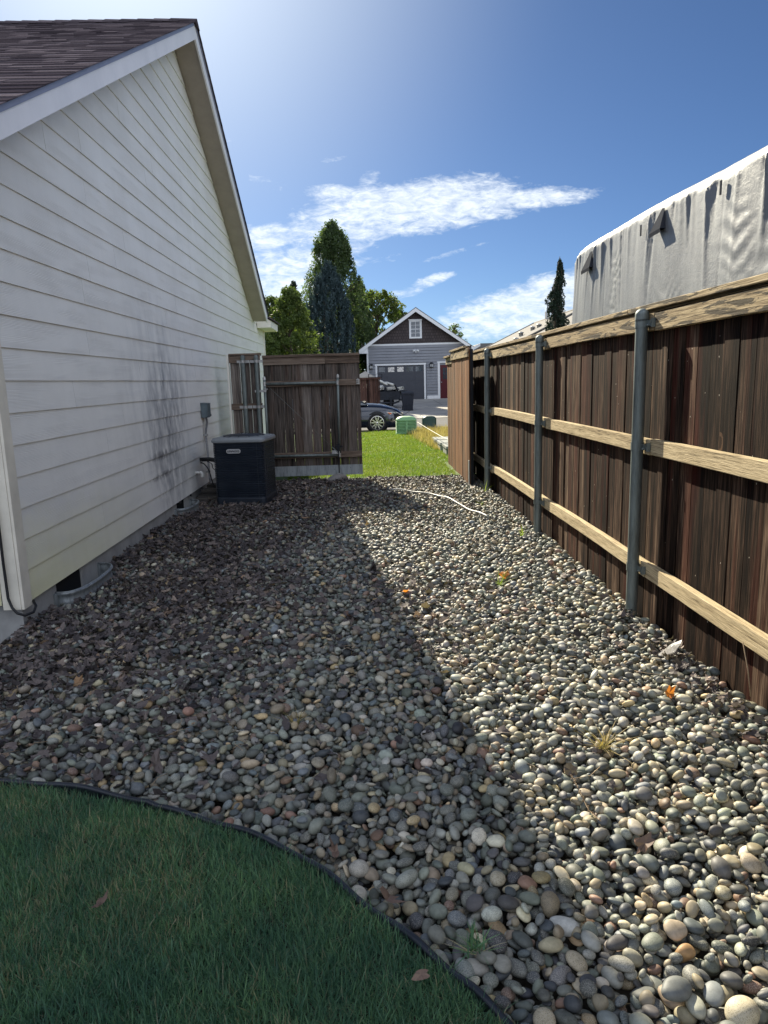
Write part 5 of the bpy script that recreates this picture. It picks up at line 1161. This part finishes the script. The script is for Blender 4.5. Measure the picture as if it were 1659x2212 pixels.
# beige canopy
cn = thing('canopy', 'beige pointed garden canopy behind the far fence', 'canopy', (.3, 41.5, 0))
mb = MB(); mb.add([(.29, 41.6, 2.0), (-.25, 40.9, 1.70), (.72, 40.9, 1.66), (.85, 42.4, 1.66), (-.3, 42.4, 1.7), (-.25, 40.9, 1.58), (.72, 40.9, 1.54), (.85, 42.4, 1.54), (-.3, 42.4, 1.58)], [(0, 1, 2), (0, 2, 3), (0, 3, 4), (0, 4, 1), (1, 5, 6, 2), (2, 6, 7, 3), (3, 7, 8, 4), (4, 8, 5, 1)]); part(mb, 'canopy_top', 'tan_canvas', cn)
mb = MB()
for a, b_ in ((-.22, 40.95), (.68, 40.95), (.8, 42.3), (-.25, 42.3)): mb.tube([(a, b_, 0), (a, b_, 1.6)], .03, 6)
part(mb, 'pole', 'steel_dark', cn)
# beige house sliver, left of the garage
bh = thing('beige_house', 'beige house with white fascia glimpsed between gate and garage', 'house', (-4, 54, .2))
mb = MB(); mb.box(-9, .15, 52, 60, .1, 2.75); part(mb, 'wall', 'beige', bh)
mb = MB(); mb.prism([(-9.3, 51.6, 2.78), (-9.3, 56, 4.4), (-9.3, 60.4, 2.78)], (9.7, 0, 0)); part(mb, 'roof', 'shingle_grey', bh)
mb = MB(); mb.box(-9.3, .42, 51.55, 51.6, 2.68, 2.85); part(mb, 'fascia', 'white', bh)
# right neighbour house: long grey hip roof
nh = thing('neighbour_house', 'house with long grey hip roof rising behind the right fence', 'house', (9.4, 33, 0))
mb = MB(); mb.box(6.6, 12.6, 20.2, 41.6, -.2, 2.55); part(mb, 'wall', 'beige', nh)
A, B_, C_, D_ = (5.9, 42.4, 2.45), (13.2, 42.4, 2.45), (13.2, 19.4, 2.45), (5.9, 19.4, 2.45); r1, r2 = (9.35, 38.8, 4.22), (9.6, 23.0, 4.30)
mb = MB(); mb.add([A, B_, C_, D_, r1, r2], [(0, 4, 5, 3), (0, 1, 4), (1, 2, 5, 4), (2, 3, 5), (3, 2, 1, 0)]); part(mb, 'roof', 'shingle_grey', nh)
mb = MB(); mb.tube([r1, r2], .05, 6); mb.tube([r1, A], .045, 6); mb.tube([(6.6, 30.4, 2.85), (8.05, 29.9, 3.57), (9.4, 29.5, 4.25)], .05, 6); part(mb, 'ridge_cap', 'shingle_grey', nh)
for (x, y, z) in ((7.0, 32.5, 3.05), (8.1, 34.0, 3.62), (8.3, 33.6, 3.70), (7.6, 34.2, 3.4)):
    mb = MB(); mb.lathe((x, y, z), [(.10, -.1), (.10, .03), (.13, .04), (.13, .08), (0, .12)], 10); part(mb, 'roof_vent', 'zinc', nh)
mb = MB(); mb.box(9.2, 9.4, 35.9, 36.1, 4.2, 4.55); part(mb, 'roof_vent', 'zinc', nh)
# house beyond the garage
h3 = thing('far_house', 'dark-roofed house with white gable just right of the garage roof', 'house', (11, 62, .2))
mb = MB(); mb.box(8.6, 15.6, 62, 70, 0, 3.3); part(mb, 'wall', 'lav', h3)
mb = MB(); mb.prism([(8.0, 61.5, 3.3), (10.2, 61.5, 4.28), (12.9, 61.5, 4.28), (16, 61.5, 3.3)], (0, 9, 0)); part(mb, 'roof', 'shingle_grey', h3)
mb = MB(); mb.prism([(8.0, 61.4, 3.2), (8.6, 61.4, 3.2), (10.2, 61.4, 4.05), (10.2, 61.4, 4.3)], (0, .08, 0)); part(mb, 'rake_board', 'white', h3)

# ---------------------------------------------------------------- covered RV
rv = thing('covered_rv', 'tall recreational vehicle under a silver fabric cover behind the right fence', 'vehicle', (4.4, 4.5, 0))
def covered():
    ya, yb = -2.0, 11.8; XS, XE = 3.28, 5.7
    # vertical profile param t in 0..1 : side wall up, rounded shoulder, roof
    prof = []
    for z in np.linspace(.4, 3.12, 66): prof.append((0.0, z, 'w'))
    for a in np.linspace(0, 90, 10)[1:]: prof.append((.13 * (1 - math.cos(R(a))), 3.12 + .13 * math.sin(R(a)), 's'))
    for t in np.linspace(0, 1, 14)[1:]: prof.append((.13 + (XE - XS - .26) * t, 3.25 + .09 * math.sin(math.pi * t), 'r'))
    prof2 = prof + [(XE - XS, 2.98, 'w'), (XE - XS, .4, 'w')]
    Ny = 620; ys = np.linspace(ya, yb, Ny); V = []
    r5 = np.random.default_rng(4)
    folds = r5.uniform(ya, yb, 90); fw = r5.uniform(.012, .05, 90); fd = r5.uniform(.003, .017, 90) * r5.choice([1, -1], 90); fl = r5.uniform(.2, 1.3, 90)
    big = [(5.75, .035, .05, .9), (5.95, .03, .05, .8), (5.05, .05, .05, 1.4), (6.9, .02, .02, 1.2), (8.3, .02, .02, .8), (9.9, .03, .03, .9), (10.2, .03, .03, .8), (9.6, .03, .025, .6), (4.6, .03, .04, 1.0), (7.4, .02, .02, .5)]
    Pp = np.array([(p[0], p[1]) for p in prof2]); k = len(prof2)
    Yg, Kg = np.meshgrid(ys, np.arange(k), indexing='ij'); Xo = Pp[Kg, 0]; Zo = Pp[Kg, 1].copy()
    side = np.where(Kg < 66, 1.0, np.where(Kg < 76, .35, 0)); drop = 3.15 - Zo
    d = np.zeros_like(Yg)
    for c0, w_, dd, l in list(zip(folds, fw, fd, fl)) + [(b0, b1, b2, b3) for b0, b1, b2, b3 in big]:
        cc = c0 + .05 * np.sin(drop * 2 + c0 * 3); ww = w_ * (1 + drop * .8); amt = np.clip(1 - drop / l, 0, 1)
        d += dd * amt * np.exp(-((Yg - cc) / ww) ** 2)
    # chevron drag wrinkles gathered in vertical strips
    for c0, wd_, amp in ((7.75, .5, .030), (5.3, .55, .030), (4.3, .5, .026), (9.35, .18, .024), (6.35, .25, .014), (2.6, .7, .02)):
        e = np.exp(-((Yg - c0) / wd_) ** 2); ph = (np.abs(Yg - c0) * 3.2 + drop * 6.5 + .35 * np.sin(Yg * 7) + .5 * np.sin(drop * 5 + Yg * 3)) * 2 * math.pi * .62
        d += amp * e * np.clip((drop - .12) * 3, 0, 1) * (np.abs(np.sin(ph)) ** 4 - .3) * (.5 + .5 * np.sin(drop * 3.1 + c0 * 2))
    d += .010 * np.sin(Yg * 3.1) * np.clip(drop, 0, 1) + .006 * np.sin(Yg * 9 + drop * 2)
    for sx in (6.62, 9.72, 3.1): d -= .010 * np.exp(-((Yg - sx) / .008) ** 2)
    Xw = XS - (d + .02 * np.clip(drop, 0, 2)) * side + Xo
    Zw = Zo + (.013 * (Yg - 5) + .012 * np.sin(Yg * 1.7)) * np.clip((Zo - 2) / 1.1, 0, 1)
    # rounded front end (plan) : pull the side inwards towards yb
    tt = np.clip((Yg - (yb - .9)) / .9, 0, 1)
    cx = (XS + XE) / 2; Xw = Xw + (cx - Xw) * (1 - np.sqrt(np.maximum(0, 1 - tt ** 2.4))) * .9
    tz = np.clip((Yg - (yb - 1.7)) / 1.7, 0, 1); Zw = Zw - np.clip(Zo - 2.2, 0, 1) * .26 * tz ** 2.6
    Yw = Yg + 0.12 * np.clip(2.9 - Zo, 0, 1.5) * np.clip((Yg - 9.5) / 1.5, 0, 1)
    V = np.stack([Xw, Yw, Zw], -1).reshape(-1, 3)
    idx = np.arange(Ny * k).reshape(Ny, k); F = np.stack([idx[:-1, :-1], idx[1:, :-1], idx[1:, 1:], idx[:-1, 1:]], -1).reshape(-1, 4)
    o = npmesh('cover', V, F, 'cover', rnd=np.full(len(F), .5)); o.parent = rv; o.matrix_parent_inverse = rv.matrix_world.inverted()
    # closing cap at front
    mb = MB(); mb.add([tuple(p) for p in V.reshape(Ny, k, 3)[-1]], [tuple(range(k))]); part(mb, 'cover_end', 'cover', rv)
covered()
def flap(y, z, w_, h_, name='vent_flap'):
    mb = MB(); x = 3.28; mb.add([(x - .02, y - w_ * .1, z), (x - .085, y + w_ * .55, z - h_ * .85), (x - .075, y - w_ * .45, z - h_ * .8), (x - .02, y - w_ * .35, z - .01), (x - .08, y + w_ * .56, z - h_ * 1.0), (x - .07, y - w_ * .46, z - h_ * .95), (x - .01, y + w_ * .3, z - h_ * .8), (x - .01, y - w_ * .4, z - h_ * .8)], [(0, 1, 2, 3), (1, 4, 5, 2), (0, 6, 1), (3, 2, 7), (0, 3, 7, 6)]); part(mb, name, 'cover_dark', rv)
flap(7.95, 3.17, .26, .27); flap(10.35, 3.14, .34, .28)
for y, z in ((6.62, 3.09), (5.75, 3.09), (8.45, 3.09)):
    mb = MB(); mb.box(3.235, 3.245, y - .012, y + .012, z - .10, z + .02); part(mb, 'strap_tab', 'cover_dark', rv)
mb = MB()
for y in (0.5, 8.8):
    for x in (3.55, 5.2): mb.lathe((x, y, .15), [(0, 0), (.38, 0), (.4, .05), (.4, .22), (0, .22)], 24, axis='X')
part(mb, 'wheel', 'tyre', rv)

# ---------------------------------------------------------------- trees
def cards(name, Pc, S, mat, rnd, parent, up=.0, flat=None):
    n = len(Pc); d1 = rng.normal(size=(n, 3)); 
    if up: d1[:, 2] = np.abs(d1[:, 2]) * up + d1[:, 2] * (0)
    d1 /= np.linalg.norm(d1, axis=1)[:, None]; d2 = np.cross(d1, rng.normal(size=(n, 3))); d2 /= np.linalg.norm(d2, axis=1)[:, None]
    asp = rng.uniform(.35, .7, n) if flat is None else np.full(n, flat)
    a = d1 * S[:, None]; b_ = d2 * (S * asp)[:, None]
    V = np.stack([Pc - a, Pc + b_ * .9 - a * .1, Pc + a, Pc - b_ + a * .1], 1)
    F = np.arange(n * 4).reshape(n, 4)
    return npmesh(name, V.reshape(-1, 3), F, mat, rnd=rnd, parent=parent, smooth=False)
def ptree(name, label, cat, x, y, z0, H, prof, n, S, mat, clumps=70, cl_r=.35, limbs=14, trunk=.15, group=None, up=0, zlow=.15, hollow=.5, flat=None, droop=0, barkmat='bark', crat=1.0):
    """prof(t)->radius for t in 0..1 from crown bottom to top"""
    t_ = thing(name, label, cat, (x, y, z0), group)
    cz = z0 + H * zlow; ch = H * (1 - zlow)
    tt = rng.uniform(0, 1, clumps) ** .9; ang = rng.uniform(0, 2 * math.pi, clumps); rr_ = np.array([prof(t) for t in tt]) * np.sqrt(rng.uniform(hollow ** 2, 1, clumps))
    cc = np.stack([x + rr_ * np.cos(ang), y + rr_ * np.sin(ang), cz + tt * ch], -1)
    mb = MB(); mb.tube([(x, y, z0 - .2), (x + .05, y, z0 + H * .3), (x - .04, y, z0 + H * .6), (x, y, z0 + H * .93)], [trunk, trunk * .75, trunk * .45, trunk * .1], 8)
    for i in range(min(limbs, clumps)):
        c0 = cc[i]; zb = max(z0 + H * .1, c0[2] - (abs(rr_[i]) * .6 + .2)); mb.tube([(x, y, zb), ((x + c0[0]) / 2, (y + c0[1]) / 2, (zb + c0[2]) / 2 + .05), tuple(c0)], [trunk * .35, trunk * .2, trunk * .06], 5)
    part(mb, 'trunk', barkmat, t_)
    w_ = rng.uniform(.5, 1.5, clumps); ci = rng.choice(clumps, n, p=w_ / w_.sum()); cr = cl_r * rng.uniform(.6, 1.4, clumps)
    off = rng.normal(size=(n, 3)); off /= np.linalg.norm(off, axis=1)[:, None]; off *= (rng.uniform(0, 1, n) ** .45)[:, None] * cr[ci][:, None] * np.array([1, 1, crat])
    Pc = cc[ci] + off
    if droop: Pc[:, 2] -= droop * np.hypot(off[:, 0], off[:, 1])
    rn = np.clip(rng.uniform(0, 1, clumps)[ci] * .6 + rng.uniform(0, .4, n), 0, 1)
    o = cards('crown', Pc, S * rng.uniform(.6, 1.4, n), mat, rn, None, up, flat); o.parent = t_; o.matrix_parent_inverse = t_.matrix_world.inverted(); return t_
M['lf_green'] = leafmat('mid_green_leaves', [(0, (.046, .078, .036)), (.6, (.085, .125, .055)), (1, (.15, .20, .08))], .48)
M['lf_bright'] = leafmat('bright_yellow_green_leaves', [(0, (.055, .085, .024)), (.6, (.095, .135, .036)), (1, (.18, .22, .06))], .42)
M['lf_blue'] = leafmat('blue_green_needles', [(0, (.022, .042, .050)), (.6, (.040, .070, .078)), (1, (.075, .115, .12))], .15)
M['lf_dark'] = leafmat('dark_needles', [(0, (.010, .022, .014)), (1, (.03, .05, .030))], .12)
M['lf_maple'] = leafmat('maple_leaves', [(0, (.06, .095, .025)), (.7, (.11, .15, .04)), (1, (.20, .19, .07))], .5)
def cone(rb, p=1.0, belly=.12): return lambda t: rb * (min(1, (t + .02) / belly) ** .5) * (1 - max(0, t - belly) / (1 - belly)) ** p + .02
ptree('birch_tree', 'tallest green conical tree rising behind the blue spruce', 'tree', -1.65, 52, .3, 11.7, lambda t: 3.25 * (1 - t) ** .52 * (1 + .08 * math.sin(t * 23)) + .03, 52000, .078, 'lf_green', clumps=1150, cl_r=.21, crat=2.4, limbs=90, trunk=.16, hollow=.25, zlow=.1)
# blue spruce with upright sprays
t_ = thing('blue_spruce', 'dense dark blue-green columnar conifer left of the garage', 'tree', (-2.0, 45, .2))
mb = MB(); mb.tube([(-2.0, 45, 0), (-2.0, 45, 8.2)], [.22, .03], 8); part(mb, 'trunk', 'bark', t_)
ns = 760; tt = rng.uniform(0, 1, ns) ** .85; rp = 1.72 * (1 - tt ** 3.2) ** .95 * np.minimum(1, (tt + .35)) ** .2; ang = rng.uniform(0, 2 * math.pi, ns); rr_ = rp * np.sqrt(rng.uniform(.35, 1.05, ns))
base_ = np.stack([-2.0 + .28 * tt + rr_ * np.cos(ang), 45 + rr_ * np.sin(ang), .3 + tt * 7.7], -1); L = rng.uniform(.5, 1.1, ns) * (1.05 - .3 * tt)
nl = 85; ti = rng.uniform(0, 1, (ns, nl)); sprr = .17 * (1 - ti) ** .7; aa = rng.uniform(0, 2 * math.pi, (ns, nl)); q_ = np.sqrt(rng.uniform(0, 1, (ns, nl)))
out = np.stack([np.cos(ang), np.sin(ang)], -1)
Pc = np.stack([base_[:, None, 0] + out[:, None, 0] * .12 * ti + sprr * q_ * np.cos(aa), base_[:, None, 1] + out[:, None, 1] * .12 * ti + sprr * q_ * np.sin(aa), base_[:, None, 2] + ti * L[:, None]], -1).reshape(-1, 3)
rn = (np.repeat(rng.uniform(0, .6, ns), nl) + .4 * ti.ravel())
o = cards('crown', Pc, .065 * rng.uniform(.6, 1.4, len(Pc)), 'lf_blue', np.clip(rn, 0, 1), None, up=2.2, flat=.4); o.parent = t_; o.matrix_parent_inverse = t_.matrix_world.inverted()
ptree('leafy_tree', 'yellow-green leafy tree between the house eave and the blue spruce', 'tree', -3.8, 41, .1, 6.4, lambda t: 1.75 * (1 - t) ** .42 * (1 - .15 * math.sin(t * 9)) + .1, 20000, .070, 'lf_bright', clumps=420, cl_r=.24, limbs=30, trunk=.10, hollow=.2, zlow=.12)
ptree('leafy_tree', 'loose green tree half hidden by the house eave return', 'tree', -5.1, 43, .1, 6.2, lambda t: 2.1 * (1 - t) ** .5 + .15, 18000, .075, 'lf_bright', clumps=330, cl_r=.24, limbs=30, trunk=.12, hollow=.3, zlow=.1)
ptree('leafy_tree', 'far pale green tree seen in the gap under the house eave', 'tree', -6.3, 48, .1, 6.0, lambda t: 1.9 * (1 - t) ** .5 + .15, 12000, .09, 'lf_green', clumps=150, cl_r=.38, limbs=30, trunk=.12, hollow=.3, zlow=.1)
ptree('pine_tree', 'small dark pointed pine top left of the blue spruce', 'tree', -4.75, 55, .2, 8.5, lambda t: .95 * (1 - t) ** .8 + .05, 7000, .10, 'lf_dark', clumps=130, cl_r=.26, limbs=30, trunk=.1, hollow=.3, up=2.0)
ptree('maple_tree', 'broad maple tree with speckled light crown behind the garage roof', 'tree', 1.5, 60, .2, 8.3, lambda t: 2.6 * math.sqrt(max(0, 1 - (1.7 * t - .7) ** 2)) ** .8 + .15, 16000, .10, 'lf_maple', clumps=420, cl_r=.24, limbs=90, trunk=.16, hollow=.25, zlow=.25)
ptree('leafy_tree', 'low green tree filling between the blue spruce and the garage eave', 'tree', -.1, 56, .2, 8.2, lambda t: 1.35 * math.sqrt(max(0, 1 - t)) + .2, 16000, .12, 'lf_green', clumps=110, cl_r=.42, limbs=20, trunk=.12, zlow=.05)
ptree('bare_tree', 'sparse nearly bare tree top showing right of the garage roof', 'tree', 7.9, 61, .2, 5.6, lambda t: 1.15 * math.sqrt(max(0, 1 - (1.6 * t - .6) ** 2)) + .05, 1300, .07, 'lf_maple', clumps=110, cl_r=.20, limbs=110, trunk=.10, hollow=.2, zlow=.5)
ptree('leafy_tree', 'small sprig-topped tree peeking over the left slope of the garage roof', 'tree', 3.4, 62, .2, 7.0, lambda t: .5 * math.sqrt(max(0, 1 - t)) + .1, 1500, .10, 'lf_maple', clumps=30, cl_r=.3, limbs=20, trunk=.08, zlow=.6)
# weeping cedar beyond the right fence
ptree('leafy_tree', 'low dark green tree filling the gap left of the blue spruce', 'tree', -3.9, 47, .1, 6.3, lambda t: 1.6 * (1 - t) ** .45 + .1, 16000, .085, 'lf_green', clumps=260, cl_r=.27, limbs=25, trunk=.1, hollow=.2, zlow=.08)
t_ = thing('weeping_cedar', 'narrow dark weeping conifer standing beyond the right fence near the covered vehicle', 'tree', (5.98, 22, 0))
tp = [(6.0, 22, 0), (5.98, 22, 2.5), (5.93, 22, 3.9), (6.06, 22, 4.5), (6.03, 22, 4.92)]; mb = MB(); mb.tube(tp, [.12, .09, .06, .03, .008], 8); part(mb, 'trunk', 'bark', t_)
ns = 420; tt = rng.uniform(0, 1, ns) ** .8; zc = .3 + tt * 4.55; rp = .74 * (1 - tt) ** .85 * (1 + .42 * np.sin(tt * 41 + rng.uniform(0, 6.3, ns) * .5)) + .02; ang = rng.uniform(0, 2 * math.pi, ns); rr_ = rp * rng.uniform(.35, 1.05, ns)
ax = np.interp(zc, [p[2] for p in tp], [p[0] for p in tp]); nl = 60; ti = rng.uniform(0, 1, (ns, nl)); L = rng.uniform(.25, .6, ns) * (1.1 - .5 * tt)
rad = rr_[:, None] * (.45 + .55 * np.minimum(1, ti * 1.7)); jx = rng.normal(0, .020, (ns, nl)); jy = rng.normal(0, .020, (ns, nl))
Pc = np.stack([ax[:, None] + rad * np.cos(ang)[:, None] + jx, 22 + rad * np.sin(ang)[:, None] + jy, zc[:, None] - ti ** 1.3 * L[:, None]], -1).reshape(-1, 3)
o = cards('crown', Pc, .038 * rng.uniform(.6, 1.4, len(Pc)), 'lf_dark', np.clip(np.repeat(rng.uniform(0, .6, ns), nl) + rng.uniform(0, .4, ns * nl), 0, 1), None, up=2.0, flat=.35); o.parent = t_; o.matrix_parent_inverse = t_.matrix_world.inverted()
mb = MB()
for i in range(60):
    a = rng.uniform(0, 6.28); z_ = 3.2 + 1.6 * rng.uniform(); r_ = .40 * (1 - (z_ - .3) / 4.6) + .06; xx = float(np.interp(z_, [p[2] for p in tp], [p[0] for p in tp])); mb.tube([(xx, 22, z_), (xx + r_ * math.cos(a), 22 + r_ * math.sin(a), z_ + .03), (xx + r_ * 1.15 * math.cos(a), 22 + r_ * 1.15 * math.sin(a), z_ - .12)], [.012, .008, .004], 4)
part(mb, 'branches', 'bark', t_)
